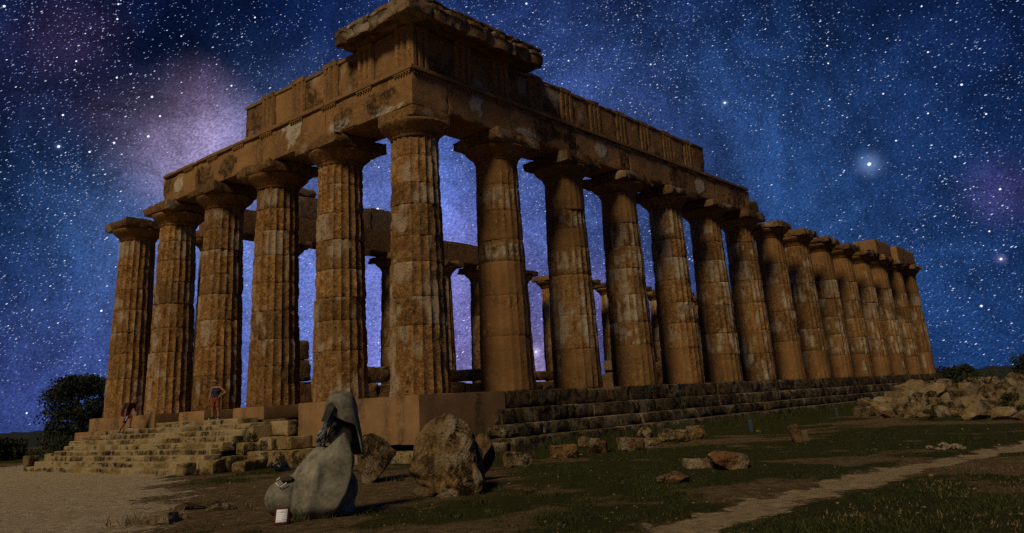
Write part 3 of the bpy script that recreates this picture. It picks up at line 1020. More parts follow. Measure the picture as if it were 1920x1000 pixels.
for k, s in enumerate(trl + [22.6]):
    W = np.stack([s + RV[:, 0], -A + RV[:, 1], Z_TA + RV[:, 2]], 1)
    mesh_obj('regula', W, RF, M_ENT, arch_flank, mask=np.tile([0, 0.2, 0.4], (len(W), 1)), smooth=False)

# ---- cornice left over the corner
cornice = empty('cornice', (0, 0, 0), 0, temple)


def cornice_piece(a, b, seed, front, worn=0.0, pale=0.3, z_up=14.42):
    """corona block with sloping soffit; outline in (outwards, z), run along the wall"""
    pr = [(0.30, Z_FR1), (-0.16, Z_FR1), (-0.22, Z_FR1 + 0.10), (-0.55, Z_FR1 + 0.04), (-0.90, Z_FR1 - 0.04), (-0.95, Z_FR1 - 0.02), (-0.97, Z_FR1 + 0.20), (-0.97, Z_FR1 + 0.42), (-1.01, Z_FR1 + 0.45), (-1.00, Z_FR1 + 0.60), (-0.85, z_up), (0.3, z_up), (0.3, Z_FR1 + 0.3)]
    pr = np.array(pr)
    n = max(3, int((b - a) / 0.11))
    s = np.linspace(a, b, n)
    V = []
    for q in s:
        for (o, z) in pr:
            V.append((o, q, z))
    V = np.array(V)
    P = V + seed * 2.7
    nz = fbm(P * 1.9, 4, seed)
    n2 = fbm(P * 6, 3, seed + 4)
    e = np.minimum(V[:, 1] - a, b - V[:, 1])
    outw = sstep(-V[:, 0], 0.3, 0.95)
    V[:, 0] += outw * (0.75 * np.clip(nz - 0.44, 0, 1) + 0.09 * np.exp(-e / 0.06) + 0.02 * n2)
    V[:, 2] -= sstep(V[:, 2], Z_FR1 + 0.3, Z_FR1 + 0.7) * 0.40 * np.clip(nz - 0.42, 0, 1)
    if worn:
        w = np.exp(-np.abs(V[:, 1] - worn) / 0.28)
        V[:, 0] += outw * w * 0.30
        V[:, 2] += w * (Z_FR1 + 0.33 - V[:, 2]) * 0.5 * sstep(np.abs(V[:, 2] - Z_FR1 - 0.33), 0, 0.3)
    m = len(pr)
    F = grid_faces(m, n, True).tolist()
    F.append(list(range(m)))
    F.append([(n - 1) * m + i for i in range(m)][::-1])
    mk = np.zeros((len(V), 3))
    mk[:, 0] = pale * sstep(nz, 0.40, 0.55) * sstep(V[:, 2], Z_FR1 + 0.02, Z_FR1 + 0.15)
    mk[:, 2] = 0.55
    x = -A + V[:, 0] + 0.06
    if front:
        W = np.stack([x, V[:, 1], V[:, 2]], 1)
        F = [f[::-1] for f in F]
    else:
        W = np.stack([V[:, 1], x, V[:, 2]], 1)
    return mesh_obj('cornice_block', W, F[:], M_ENT, cornice, mask=mk, sharp=40)


for k, (a, b) in enumerate([(-0.60, 0.62), (0.63, 1.95), (1.96, 2.95)]):
    cornice_piece(a, b, 71 + k, True, worn=2.95 if k == 2 else 0, pale=0.9)
for k, (a, b) in enumerate([(-0.60, 1.35), (1.36, 2.75), (2.76, 4.10), (4.11, 5.3), (5.31, 6.45)]):
    cornice_piece(a, b, 81 + k, False, worn=6.45 if k == 4 else 0, pale=0.45)
block('corner_block', (-A - 0.93, -A - 0.93, Z_FR1 - 0.03), (-0.62, -0.62, 14.40), 91, M_ENT, cornice, mask=(0.3, 0.2, 0.5), rad=0.05, rough=0.03, chip=0.16, res=0.1)
# weathered top slab set back on the flank
for k, (a, b) in enumerate([(-0.75, 2.1), (2.12, 4.3), (4.32, 6.2)]):
    block('top_slab', (a, -A - 0.80, 14.425), (b, A, 14.60), 95 + k, M_ENT, cornice, mask=(0, 0.0, 0.8), rad=0.04, rough=0.025, chip=0.12, res=0.14)

# ---- stylobate, steps and floor
krep_mask = lambda V: (lambda T: np.stack([0.8 * sstep(fbm(V * 1.3 + 4, 4, 17), 0.46, 0.58), 0.0 * V[:, 0], (1 - 0.8 * sstep(V[:, 2], T - 0.07, T - 0.02)) * 0.9 * sstep(fbm(V * np.array([1.6, 1.6, 1.2]), 4, 23), 0.40, 0.52)], 1))(V[:, 2].max())  # lichen and stain patches; stain fades at upper edge to paint in tread light
krep_mask_old = lambda V: np.stack([0.8 * sstep(fbm(V * 1.3 + 4, 4, 17), 0.50, 0.62), 0.0 * V[:, 0], 0.75 * sstep(fbm(V * np.array([0.9, 0.9, 1.6]), 4, 23), 0.42, 0.56)], 1)
rngk = np.random.default_rng(12)


def step_course(parent_name, x0, x1, yo, yi, z0, z1, seed, name='block', length=(1.3, 2.3), mat=M_KREP, chip=0.10, plast_p=0.0):
    e = empty(parent_name, (0, 0, 0), 0, temple)
    x, k = x0, 0
    while x < x1 - 0.3:
        L = rngk.uniform(*length)
        b = min(x + L, x1)
        if x1 - b < 0.6:
            b = x1
        dy = rngk.uniform(-0.012, 0.012)
        pl = rngk.uniform() < plast_p
        block(name, (x + 0.006, yo + dy, z0), (b - 0.006, yi, z1 + rngk.uniform(-0.012, 0.0)), seed + k, mat, e,
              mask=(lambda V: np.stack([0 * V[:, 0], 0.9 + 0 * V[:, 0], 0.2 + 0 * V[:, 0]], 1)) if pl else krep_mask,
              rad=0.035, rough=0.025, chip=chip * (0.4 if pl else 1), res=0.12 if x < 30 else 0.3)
        x = b
        k += 1
    return e


EX = XR + 1.5
step_course('stylobate', 2.9, EX, -1.30, 0.6, -0.62, -0.004, 700, plast_p=0.3)
step_course('step', 2.3, EX + 0.2, -1.75, -0.6, -1.16, -0.626, 740)
step_course('step', 1.85, EX + 0.3, -2.20, -1.0, -1.60, -1.166, 780)
step_course('step', 1.7, EX + 0.4, -2.75, -1.5, -2.15, -1.606, 820)
# rendered corner pier and pedestals of the front row
ped = empty('pedestal', (0, 0, 0), 0, temple)
pm = lambda V: np.stack([0 * V[:, 0], 0.85 + 0 * V[:, 0], 0.75 * sstep(fbm(V * np.array([2.6, 2.6, 0.25]) + 1, 4, 8), 0.46, 0.64)], 1)
block('render_face', (-1.32, -1.32, -1.58), (2.98, 5.39, 0.0), 850, M_PLAST, ped, mask=pm, rad=0.02, rough=0.004, chip=0.02, res=0.2)
for k, (a, b, zb) in enumerate([(7.74, 10.03, -0.52), (12.35, 14.60, -0.52), (16.83, 24.05, -0.9)]):
    p_ = block('pedestal', (-1.3, a, zb), (1.35, b, -0.006), 860 + k, M_PLAST, temple, mask=pm, rad=0.02, rough=0.004, chip=0.02 if k != 1 else 0.08, res=0.16)
block('plinth', (-1.75, 20.6, -1.3), (1.5, 24.6, -0.66), 866, M_PLAST, temple, mask=pm, rad=0.02, rough=0.01, chip=0.05, res=0.25)
# floor and core
fl = empty('floor', (0, 0, 0), 0, temple)
rngf = np.random.default_rng(4)
x = 1.6
kk = 0
while x < XR + 1.2:
    w = rngf.uniform(2.4, 4.4)
    x2 = min(x + w, XR + 1.2)
    y = 0.7
    while y < YW + 1.2:
        y2 = min(y + rngf.uniform(3.4, 6.0), YW + 1.3)
        if YW + 1.3 - y2 < 1.0:
            y2 = YW + 1.3
        block('slab', (x + 0.01, y + 0.01, -0.9), (x2 - 0.01, y2 - 0.01, -0.03 - 0.03 * rngf.uniform()), 900 + kk, M_STAIR, fl, mask=(0, 0.1, 0.3), rad=0.02, rough=0.02, chip=0.06, res=0.9)
        y = y2
        kk += 1
    x = x2
block('foundation', (-0.9, -0.9, -2.4), (XR + 1.2, YW + 1.1, -0.93), 980, M_KREP, temple, mask=(0, 0, 0.3), rad=0.02, rough=0.01, chip=0.0, res=4.0)
block('foundation', (-1.26, 5.42, -2.4), (1.58, 24.0, -0.94), 981, M_KREP, temple, mask=(0, 0, 0.3), rad=0.02, rough=0.01, chip=0.0, res=3.0)
# courses of the front krepis right of the stairs
kf = empty('front_steps', (0, 0, 0), 0, temple)
for k, (lo, hi) in enumerate([((-1.75, 5.42, -1.16), (-1.27, 6.70, -0.60)), ((-2.25, 4.45, -1.60), (-1.33, 5.60, -1.18)), ((-2.3, 5.62, -1.62), (-1.33, 6.85, -1.17)),
                              ((-2.75, 3.6, -2.2), (-1.34, 5.2, -1.62)), ((-2.8, 5.22, -2.25), (-1.34, 6.85, -1.63)), ((-2.7, 1.9, -2.2), (-1.34, 3.58, -1.68)), ((-2.55, -0.2, -2.2), (-1.34, 1.88, -1.72)), ((-2.5, -2.3, -2.2), (-1.2, -0.22, -1.75)), ((-1.2, -2.6, -2.2), (1.68, -1.33, -1.72))]):
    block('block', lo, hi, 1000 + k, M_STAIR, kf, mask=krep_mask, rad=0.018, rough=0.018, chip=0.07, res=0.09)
# remains of the cella inside
cella = empty('cella_wall', (0, 0, 0), 0, temple)
CW = [((3.7, 7.9, -0.02), (4.75, 8.9, 0.8)), ((4.76, 7.9, -0.02), (6.3, 8.9, 0.72)), ((3.9, 8.0, 0.81), (5.6, 8.8, 1.55)), ((9.1, 7.7, -0.02), (10.3, 8.7, 0.75)), ((10.31, 7.7, -0.02), (12.0, 8.7, 0.66)), ((9.3, 7.8, 0.77), (11.7, 8.6, 1.36)), ((12.5, 7.0, -0.02), (14.6, 8.0, 0.5)), ((2.55, 11.4, -0.02), (3.75, 12.6, 1.1)), ((2.65, 11.5, 1.11), (3.65, 12.5, 2.1)), ((2.7, 11.55, 2.11), (3.55, 12.4, 3.05)), ((4.6, 13.5, -0.02), (7.4, 14.6, 0.9)),
      ((6.8, 9.0, -0.02), (9.2, 10.0, 0.95)), ((9.3, 9.0, -0.02), (11.5, 10.0, 0.8)), ((7.0, 9.1, 0.96), (8.4, 9.9, 1.55)), ((9.4, 9.1, 0.81), (11.0, 9.9, 1.42)),
      ((14.0, 7.6, -0.02), (16.4, 8.6, 0.7)), ((16.5, 7.6, -0.02), (18.8, 8.6, 0.62)), ((14.3, 7.7, 0.71), (16.1, 8.5, 1.15)), ((16.2, 7.7, 0.71), (18.2, 8.5, 1.22)), ((19.0, 7.6, -0.02), (21.2, 8.6, 0.9)),
      ((22.5, 6.8, -0.02), (24.0, 7.8, 1.05)), ((22.7, 6.9, 1.06), (23.8, 7.7, 1.8)), ((28, 7.0, -0.02), (29.8, 8.2, 0.9)), ((28.1, 7.1, 0.91), (29.5, 8.1, 1.7))]
for k, (lo, hi) in enumerate(CW):
    block('block', lo, hi, 1100 + k, M_LIME, cella, mask=(0.1, 0, 0.4), rad=0.06, rough=0.04, chip=0.22, res=0.15)

# ------------------------------------------------------------------ the stairs
stairs = empty('staircase', (-3.3, 14.4, 0))
tag(stairs, 'broad worn stone staircase climbing to the temple front', 'staircase')
rngs = np.random.default_rng(77)
st_mask = lambda V: (lambda T: np.stack([0.7 * sstep(fbm(V * 1.5, 4, 61), 0.40, 0.54) + 0.3 * sstep(V[:, 2], T - 0.06, T - 0.015), 0 * V[:, 0], (1 - 0.9 * sstep(V[:, 2], T - 0.06, T - 0.015)) * 0.75 * sstep(fbm(V * np.array([2.0, 0.7, 5.0]) + 7, 4, 62), 0.44, 0.58)], 1))(V[:, 2].max())  # pale upper edge and darker riser paint in tread light, over patchy stains
st_mask_old = lambda V: np.stack([0.55 * sstep(fbm(V * 1.5, 4, 61), 0.46, 0.6), 0 * V[:, 0], 0.8 * sstep(fbm(V * np.array([1.4, 1.4, 1.4]) + 7, 4, 62), 0.50, 0.62)], 1)
RIGHT = [6.75, 6.9, 7.2, 7.3, 7.1, 6.99, 6.99, 6.99, 8.1]
LEFT = [22.3, 22.2, 21.9, 21.8, 21.6, 21.9, 21.7, 20.5, 15.2]
for n in range(9):
    xf_ = -4.75 + 0.34 * n
    zt = -2.06 + 0.205 * n
    st = empty('step', (0, 0, 0), 0, stairs)
    st.location = (3.3, -14.4, 0)
    y = RIGHT[n]
    k = 0
    while y < LEFT[n] - 0.25:
        L = rngs.uniform(2.2, 4.6)
        y2 = min(y + L, LEFT[n])
        if LEFT[n] - y2 < 0.5:
            y2 = LEFT[n]
        jx = rngs.uniform(-0.004, 0.004)
        block('block', (xf_ + jx, y + 0.003, zt - (0.45 if n == 0 else 0.32)), (xf_ + 0.75 if n < 8 else -1.28, y2 - 0.003, zt + rngs.uniform(-0.005, 0.002)), 1200 + n * 30 + k, M_STAIR, st, mask=st_mask, rad=0.030, rough=0.009, chip=0.020, res=0.07, freq=2.6, thr=0.52)
        y = y2
        k += 1
# solid flank of the staircase
sidew = empty('side_wall', (3.3, -14.4, 0), 0, stairs)
for k, (lo, hi) in enumerate([((-2.55, 6.45, -1.28), (-1.35, 6.98, -0.72)), ((-2.95, 6.40, -1.72), (-1.80, 6.96, -1.30)), ((-3.5, 6.35, -2.3), (-2.2, 6.95, -1.73)), ((-2.18, 6.36, -2.3), (-1.35, 6.95, -1.73)), ((-1.78, 6.40, -1.72), (-1.35, 6.95, -1.30))]):
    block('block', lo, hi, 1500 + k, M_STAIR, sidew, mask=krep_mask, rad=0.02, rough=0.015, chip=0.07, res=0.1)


# ------------------------------------------------------------------ single stones
def gz(x, y):
    return float(ground_h(np.array([x]), np.array([y]))[0])


STONES = []


def stone(name, label, pos, size, seed, mat=None, rz=0.0, rx=0.0, ry=0.0, level=4, boxy=False, group=None, cat='stone', z=None, sink=0.04, mask=None, **kw):
    zz = (gz(*pos) if z is None else z) - sink
    if boxy:
        V, F = stone_box((-size[0] / 2, -size[1] / 2, 0), (size[0] / 2, size[1] / 2, size[2]), seed, rad=kw.get('rad', 0.05), rough=kw.get('rough', 0.03), chip=kw.get('chip', 0.16), res=kw.get('res', 0.05), freq=kw.get('freq', 2.5), thr=0.42)
    else:
        kw = {**dict(cuts=13, cut_lo=0.45, cut_hi=0.80, rough=0.15, freq=1.9), **kw}
        V, F = rock_mesh(size, seed, level, **kw)
    V = orient(V, rz, rx, ry)
    mk = None
    if mask is None:
        mk = np.stack([0.8 * sstep(fbm(V * 2.5 + seed, 4, seed % 30), 0.5, 0.62), 0 * V[:, 0], 0.8 * sstep(fbm(V * 2.0 + seed + 4, 4, seed % 30 + 3), 0.5, 0.62)], 1)
    else:
        mk = np.tile(np.array(mask, float), (len(V), 1))
    o = mesh_obj(name, V, F, mat or M_ROCK, mask=mk, sharp=24)
    o.location = (pos[0], pos[1], zz)
    tag(o, label, cat, group)
    STONES.append((pos[0], pos[1], max(size[:2]) / 2))
    return o


DEG = math.radians
VIEW = math.atan2(0.62, 0.74)            # heading of the view; sizes below are across, deep, high
RV_ = VIEW - math.pi / 2


# the great boulder: a rounded hump on the left joined to a rougher upright slab on the right
def big_boulder():
    V, F = ico(6)
    V = V.copy()
    z = V[:, 2]
    # outline read as (height, left, right, front, back) in metres
    H = np.array([0.0, 0.12, 0.32, 0.52, 0.75, 0.95, 1.15, 1.32, 1.45, 1.53, 1.57])
    Lf = np.array([-0.10, -0.22, -0.62, -0.78, -0.72, -0.66, -0.60, -0.46, -0.30, -0.12, 0.02])
    Rt = np.array([0.74, 0.79, 0.80, 0.78, 0.75, 0.70, 0.60, 0.46, 0.30, 0.18, 0.06])
    w = (z + 1) / 2 * 1.57
    l, r = np.interp(w, H, Lf), np.interp(w, H, Rt)
    rr = np.maximum(np.hypot(V[:, 0], V[:, 1]), 1e-6)
    cu, su = V[:, 0] / rr, V[:, 1] / rr
    sq = np.minimum(1, 1.0 / np.maximum(np.abs(cu), np.abs(su)) * 0.80)
    x = (l + r) / 2 + (r - l) / 2 * cu * sq * 1.12
    y = (0.25 + 0.42 * np.sqrt(np.clip(1 - (w / 1.62) ** 2.2, 0, 1))) * su * sq * 1.15
    y = y + 0.20 * sstep(-x, 0.1, 0.6) * (1 - sstep(w, 0.3, 0.6)) * (su < 0)
    # the front of the right half stands proud of the left
    y = y - 0.14 * sstep(x, -0.02, 0.10) * (1 - sstep(w, 1.0, 1.25)) * (su < 0)
    P = np.stack([x, y, w], 1)
    n1, n2, n3 = fbm(P * 1.6 + 3, 4, 90), fbm(P * np.array([4.5, 4.5, 2.6]), 4, 91), fbm(P * 11, 3, 92)
    nn = np.stack([cu, su, 0.6 * z], 1)
    right = sstep(x, -0.05, 0.15)
    P = P + nn * (0.16 * (n1 - 0.5) + (0.05 + 0.13 * right) * (n2 - 0.5) + 0.05 * (n3 - 0.5))[:, None]
    P = orient(P, RV_)
    mk = np.stack([(0.25 + 0.75 * right) * sstep(n2, 0.46, 0.58), 0 * n1, 0.95 * sstep(n2, 0.52, 0.40) * (0.4 + 0.6 * right)], 1)
    o = mesh_obj('boulder', P, F, M_ROCK, mask=mk, sharp=None)
    o.location = (-8.15, -9.45, gz(-8.15, -9.45) - 0.06)
    tag(o, 'largest upright lichen-covered boulder standing in front of the temple corner', 'boulder')


big_boulder()
stone('boulder', 'dark brown boulder half hidden behind the grey metal sculpture', (-6.75, -5.65), (0.95, 0.9, 1.22), 2010, rz=RV_, level=5)
stone('boulder', 'squat grey boulder behind the right shoulder of the largest boulder', (-6.35, -8.55), (0.8, 0.8, 1.12), 2011, rz=RV_ + 0.4, level=5)
stone('stone', 'low rounded stone tucked under the overhang of the largest boulder', (-8.75, -9.45), (0.50, 0.42, 0.25), 2012, rz=RV_, cuts=6)
stone('stone', 'small flat stone at the foot of the largest boulder', (-8.75, -9.98), (0.30, 0.25, 0.13), 2013, rz=RV_, level=3)
stone('stone', 'angular weathered block just right of the largest boulder', (-3.2, -7.0), (0.78, 0.6, 0.46), 2014, rz=RV_ + 0.3, boxy=True, rad=0.1, chip=0.22)
stone('stone', 'broken block standing left of the reddish cube stone', (-0.7, -6.65), (0.76, 0.6, 0.40), 2015, rz=RV_ + 0.2, boxy=True, mat=M_RED)
stone('stone', 'pale tilted block behind the reddish cube stone', (3.6, -4.45), (0.72, 0.5, 0.36), 2016, rz=RV_ + 0.5, boxy=True, ry=0.15, mat=M_RUB)
stone('stone', 'reddish cube-shaped stone in the row beside the steps', (1.1, -6.65), (0.56, 0.55, 0.42), 2017, rz=RV_ - 0.15, boxy=True, mat=M_RED, rad=0.03)
stone('stone', 'long brown block lying below a small cap-shaped stone', (1.9, -7.25), (0.80, 0.55, 0.43), 2018, rz=RV_ + 0.15, boxy=True, rad=0.07)
stone('stone', 'pale drum-shaped stone farthest back in the row beside the steps', (6.6, -4.9), (0.62, 0.55, 0.58), 2019, rz=RV_, mat=M_RUB, cuts=6, cut_lo=0.6)
stone('stone', 'low pale block with a flat top between two brown blocks', (3.5, -7.05), (0.66, 0.5, 0.32), 2020, rz=RV_ + 0.1, boxy=True, mat=M_RUB, rad=0.03)
stone('stone', 'pale rounded block in the row beside the steps, leaning on a grey cube', (5.5, -6.4), (0.72, 0.6, 0.52), 2021, rz=RV_ + 0.3, mat=M_RUB, cuts=10, cut_lo=0.5)
stone('stone', 'small grey cube stone leaning against a pale rounded block', (5.45, -7.05), (0.44, 0.42, 0.44), 2022, rz=RV_ - 0.1, boxy=True, rad=0.04)
stone('stone', 'reddish weathered block at the far right end of the row beside the steps', (7.2, -6.65), (0.68, 0.55, 0.50), 2023, rz=RV_ + 0.25, boxy=True, mat=M_RED, rad=0.08)
stone('stone', 'flat pale block touching the reddish-brown lichened boulder', (-3.2, -12.25), (0.60, 0.42, 0.25), 2024, rz=RV_ + 0.1, boxy=True, mat=M_RUB, rad=0.03)
stone('boulder', 'reddish-brown lichened boulder on the grass', (-3.1, -12.95), (0.90, 0.7, 0.44), 2025, rz=RV_, mat=M_RED, level=5, cut_lo=0.4, cut_hi=0.72)
stone('boulder', 'low rounded boulder alone in the grass nearest the dirt path', (-6.0, -13.25), (0.66, 0.5, 0.26), 2026, rz=RV_, level=5)
stone('stone', 'tiny pale stone beside the blue marker post', (10.75, -7.42), (0.28, 0.2, 0.13), 2027, level=3, mat=M_RUB)


def leaning_block():
    e = empty('stone', (5.0, -11.25, gz(5.0, -11.25) - 0.05), RV_)
    tag(e, 'reddish-brown notched block leaning like a chair on the grass', 'stone')
    V, F = stone_box((-0.15, -0.2, 0), (0.14, 0.2, 0.56), 2031, rad=0.03, rough=0.02, chip=0.08, res=0.05)
    mesh_obj('upright', orient(V, 0, 0, -0.22), F, M_RED, e, mask=np.tile([0.2, 0, 0.2], (len(V), 1)))
    V, F = stone_box((0.10, -0.18, 0), (0.32, 0.2, 0.36), 2032, rad=0.03, rough=0.02, chip=0.08, res=0.05)
    mesh_obj('seat', orient(V, 0, 0, -0.12), F, M_RED, e, mask=np.tile([0.5, 0, 0.2], (len(V), 1)))


leaning_block()
# stones along the foot of the stairs
stone('stone', 'cube of stone at the right end of the lowest stair', (-5.25, 6.2), (0.52, 0.5, 0.46), 2041, rz=0.1, boxy=True, mat=M_STAIR, rad=0.03, chip=0.08)
stone('stone', 'large slanting slab leaning on the stairs behind a cube of stone', (-4.35, 6.0), (0.85, 0.6, 0.48), 2042, rz=0.5, ry=-0.12, boxy=True, mat=M_STAIR, rad=0.025, chip=0.09)
stone('stone', 'long low slab lying right of the stairs', (-3.35, 5.3), (1.25, 0.6, 0.40), 2043, rz=0.35, ry=-0.06, boxy=True, mat=M_STAIR, rad=0.025, chip=0.09)
stone('stone', 'upright block at the left end of the lowest stairs', (-4.35, 22.75), (0.55, 0.5, 0.72), 2044, rz=0.2, boxy=True, mat=M_STAIR, rad=0.03, chip=0.08)
stone('stone', 'dark flat block lying above the upright block left of the stairs', (-3.3, 22.6), (0.9, 0.6, 0.75), 2045, rz=0.2, boxy=True, mat=M_STAIR, rad=0.025, chip=0.09)
stone('rock', 'flat brown rock breaking through the sand, nearest the lower left', (-12.85, -7.25), (0.80, 0.6, 0.30), 2046, rz=RV_, cuts=8, sink=0.10, cat='rock')
stone('rock', 'low brown rock on the bare earth behind a tuft of dry grass', (-11.5, -5.9), (0.62, 0.55, 0.24), 2047, rz=RV_, cuts=8, sink=0.09, cat='rock')
stone('rock', 'pale tilted rock on bare earth left of the grey sculpture', (-11.3, -6.6), (0.62, 0.42, 0.26), 2048, rz=RV_, cuts=9, sink=0.08, mat=M_RUB, cat='rock')


def small_pile():
    rng = np.random.default_rng(9)
    VV, FF, off = [], [], 0
    for k in range(42):
        s = rng.uniform(0.05, 0.12)
        V, F = rock_mesh((s * 1.4, s, s * 0.8), 3000 + k, 1, cuts=3, rough=0.08)
        a, rr = rng.uniform(0, 6.28), 0.42 * math.sqrt(rng.uniform())
        x, y = 1.6 + rr * math.cos(a) * 1.2, -16.1 + rr * math.sin(a)
        V = orient(V, rng.uniform(0, 6), loc=(x, y, gz(x, y) - 0.01 + 0.10 * (1 - rr / 0.42)))
        VV.append(V)
        FF.append(F + off)
        off += len(V)
    o = mesh_obj('stone_pile', np.concatenate(VV), np.concatenate(FF), M_RUB, mask=np.tile([0.8, 0, 0], (off, 1)), sharp=40)
    tag(o, 'small heap of pale pebbles beyond the dirt path', 'pebbles', kind='stuff')


small_pile()


# ---- heap of fallen blocks at the right, row behind row
def rubble():
    rng = np.random.default_rng(21)
    ordn = ['leftmost', 'second from the left', 'third from the left', 'fourth from the left', 'fifth from the left', 'sixth from the left', 'seventh from the left', 'eighth from the left', 'ninth from the left', 'tenth from the left',
            'eleventh from the left', 'twelfth from the left', 'thirteenth from the left', 'fourteenth from the left', 'fifteenth from the left', 'sixteenth from the left', 'seventeenth from the left', 'eighteenth from the left']
    rows = [('front row', 1.015, 13, 0.80), ('second row', 1.10, 13, 0.95), ('third row', 1.21, 13, 1.05), ('fourth row', 1.35, 13, 1.20), ('fifth row', 1.52, 12, 1.30), ('back row', 1.72, 11, 1.40)]
    k = 0
    for r, (rn, mul, n, sz) in enumerate(rows):
        a0, a1 = DEG(18.3 - 0.25 * r), DEG(8.3)
        for i in range(n):
            az = a0 + (a1 - a0) * (i + rng.uniform(0.2, 0.8)) / n
            ds = heap_front(az) * (mul + rng.uniform(-0.03, 0.03))
            x, y = CAM_POS.x + ds * math.cos(az), CAM_POS.y + ds * math.sin(az)
            if y > -5.0 and x > 20:
                y = -5.0 - rng.uniform(0, 1.0)
            s = sz * rng.uniform(0.55, 1.15)
            if (r, i) in ((0, 1), (1, 1)):
                s = 1.5
            bx = rng.uniform() < 0.34
            W, D_, H = s * rng.uniform(0.9, 1.35), s * rng.uniform(0.7, 0.95), s * rng.uniform(0.60, 0.95)
            shape = ('long' if W > 1.35 * D_ else 'short') + (' squared block' if bx else ' angular boulder')
            dark = rng.uniform() < 0.2
            lab = ('brown ' if dark else 'pale ') + shape + ', ' + ordn[i] + ' in the ' + rn + ' of the rubble heap'
            stone('stone', lab, (x, y), (W, D_, H), 4100 + k, mat=M_ROCK if dark else M_RUB, rz=RV_ + rng.uniform(-0.7, 0.7) * (0.6 if bx else 1.5), rx=rng.uniform(-0.22, 0.22), ry=rng.uniform(-0.28, 0.28), level=4 if r < 2 else 3, boxy=bx, sink=0.10 * s,
                  group='fallen blocks of the rubble heap', **({'res': 0.10 if r < 2 else 0.16, 'chip': 0.20, 'rad': 0.04, 'freq': 1.8} if bx else {'cuts': 10, 'cut_lo': 0.36, 'cut_hi': 0.62, 'rough': 0.10, 'freq': 2.4}))
            k += 1


rubble()

# ------------------------------------------------------------------ marker posts
M_BLUE = plain_mat('faded_blue_paint', (0.035, 0.055, 0.070), 0.6, var=0.2)
M_BLUE2 = plain_mat('pale_label_paint', (0.10, 0.13, 0.14), 0.6, var=0.15)


def post(pos, h, w, label):
    e = empty('marker_post', (pos[0], pos[1], gz(*pos) - 0.05), RV_)
    tag(e, label, 'post', 'blue marker posts')
    V, F = stone_box((-w / 2, -w / 2, 0), (w / 2, w / 2, h + 0.05), 51, rad=0.012, rough=0.002, chip=0.01, res=0.06)
    mesh_obj('shaft', V, F, M_BLUE, e)
    V, F = stone_box((-w / 2 - 0.01, -w / 2 - 0.01, h + 0.052), (w / 2 + 0.01, w / 2 + 0.01, h + 0.08), 52, rad=0.008, rough=0.001, chip=0.005, res=0.06)
    mesh_obj('cap', V, F, M_BLUE2, e)


post((10.82, -7.08), 0.40, 0.15, 'squat blue marker post on the grass left of the leaning block')
post((21.80, -6.6), 0.40, 0.12, 'thin blue marker post near the left end of the rubble heap')

# ------------------------------------------------------------------ the metal sculpture
def metal_material():
    m, N = new_mat('grey_weathered_metal')
    tc = N.n('ShaderNodeTexCoord').outputs['Object']
    n1 = N.noise(tc, 2.2, 6, 0.6, 0.4)
    n2 = N.noise(tc, 14.0, 6, 0.65)
    col = N.ramp(N.math('MULTIPLY_ADD', n2, 0.35, N.math('MULTIPLY', n1, 0.65)), [(0.38, (0.085, 0.080, 0.050)), (0.50, (0.175, 0.165, 0.108)), (0.62, (0.29, 0.272, 0.18))])
    mp = N.n('ShaderNodeMapping', i_0=tc)
    mp.inputs['Scale'].default_value = (5, 5, 0.5)
    st = N.smooth(N.noise(mp.outputs[0], 1.6, 5, 0.6), 0.54, 0.74)
    col = N.mix(N.math('MULTIPLY', st, 0.5), col, (0.05, 0.05, 0.038))
    return finish(m, N, col, N.math('MULTIPLY_ADD', n2, 0.25, 0.55), N.math('ADD', n1, N.math('MULTIPLY', n2, 0.4)), 0.5, 0.03, 0.25, 0.0)


M_METAL = metal_material()
M_BLUEM = plain_mat('blue_grey_metal_strip', (0.10, 0.12, 0.13), 0.45, 0.3, 0.35, 8)
M_DARKM = plain_mat('dark_metal_hollow_shade', (0.035, 0.032, 0.026), 0.8, 0.0, 0.4, 6)  # near black: hollow shade painted into the colour; also serves the dark pane
M_BRIGHT = plain_mat('white_steel_bracket', (0.80, 0.80, 0.78), 0.35, 0.0, 0.05)
PX = 0.0086


def interp_rows(rows, n):
    rows = np.array(rows, float)
    t = np.linspace(0, len(rows) - 1, n)
    out = []
    for c in range(rows.shape[1]):
        y = rows[:, c]
        # Catmull-Rom
        i = np.clip(np.floor(t).astype(int), 0, len(rows) - 2)
        f = t - i
        p0 = y[np.clip(i - 1, 0, None)]
        p1, p2 = y[i], y[i + 1]
        p3 = y[np.clip(i + 2, None, len(rows) - 1)]
        out.append(0.5 * ((2 * p1) + (-p0 + p2) * f + (2 * p0 - 5 * p1 + 4 * p2 - p3) * f * f + (-p0 + 3 * p1 - 3 * p2 + p3) * f ** 3))
    return np.stack(out, 1)


def loft(rows, n=40, nth=64, power=2.3, a0=0.0, a1=2 * math.pi):
    """rows of (w, left, right, front, back)"""
    R = interp_rows(rows, n)
    closed = abs(a1 - a0 - 2 * math.pi) < 1e-6
    th = np.linspace(a0, a1, nth, endpoint=not closed)
    V = []
    for w, l, r, f, b in R:
        cu, cv, hu, hv = (l + r) / 2, (f + b) / 2, abs(r - l) / 2, abs(b - f) / 2
        c, s = np.cos(th), np.sin(th)
        V.append(np.stack([cu + hu * np.sign(c) * np.abs(c) ** (2 / power), cv + hv * np.sign(s) * np.abs(s) ** (2 / power), np.full(nth, w)], 1))
    return np.concatenate(V), grid_faces(nth, n, closed), n, nth


def solid(o, t):
    md = o.modifiers.new('thickness', 'SOLIDIFY')
    md.thickness = t
    md.offset = -1
    return o


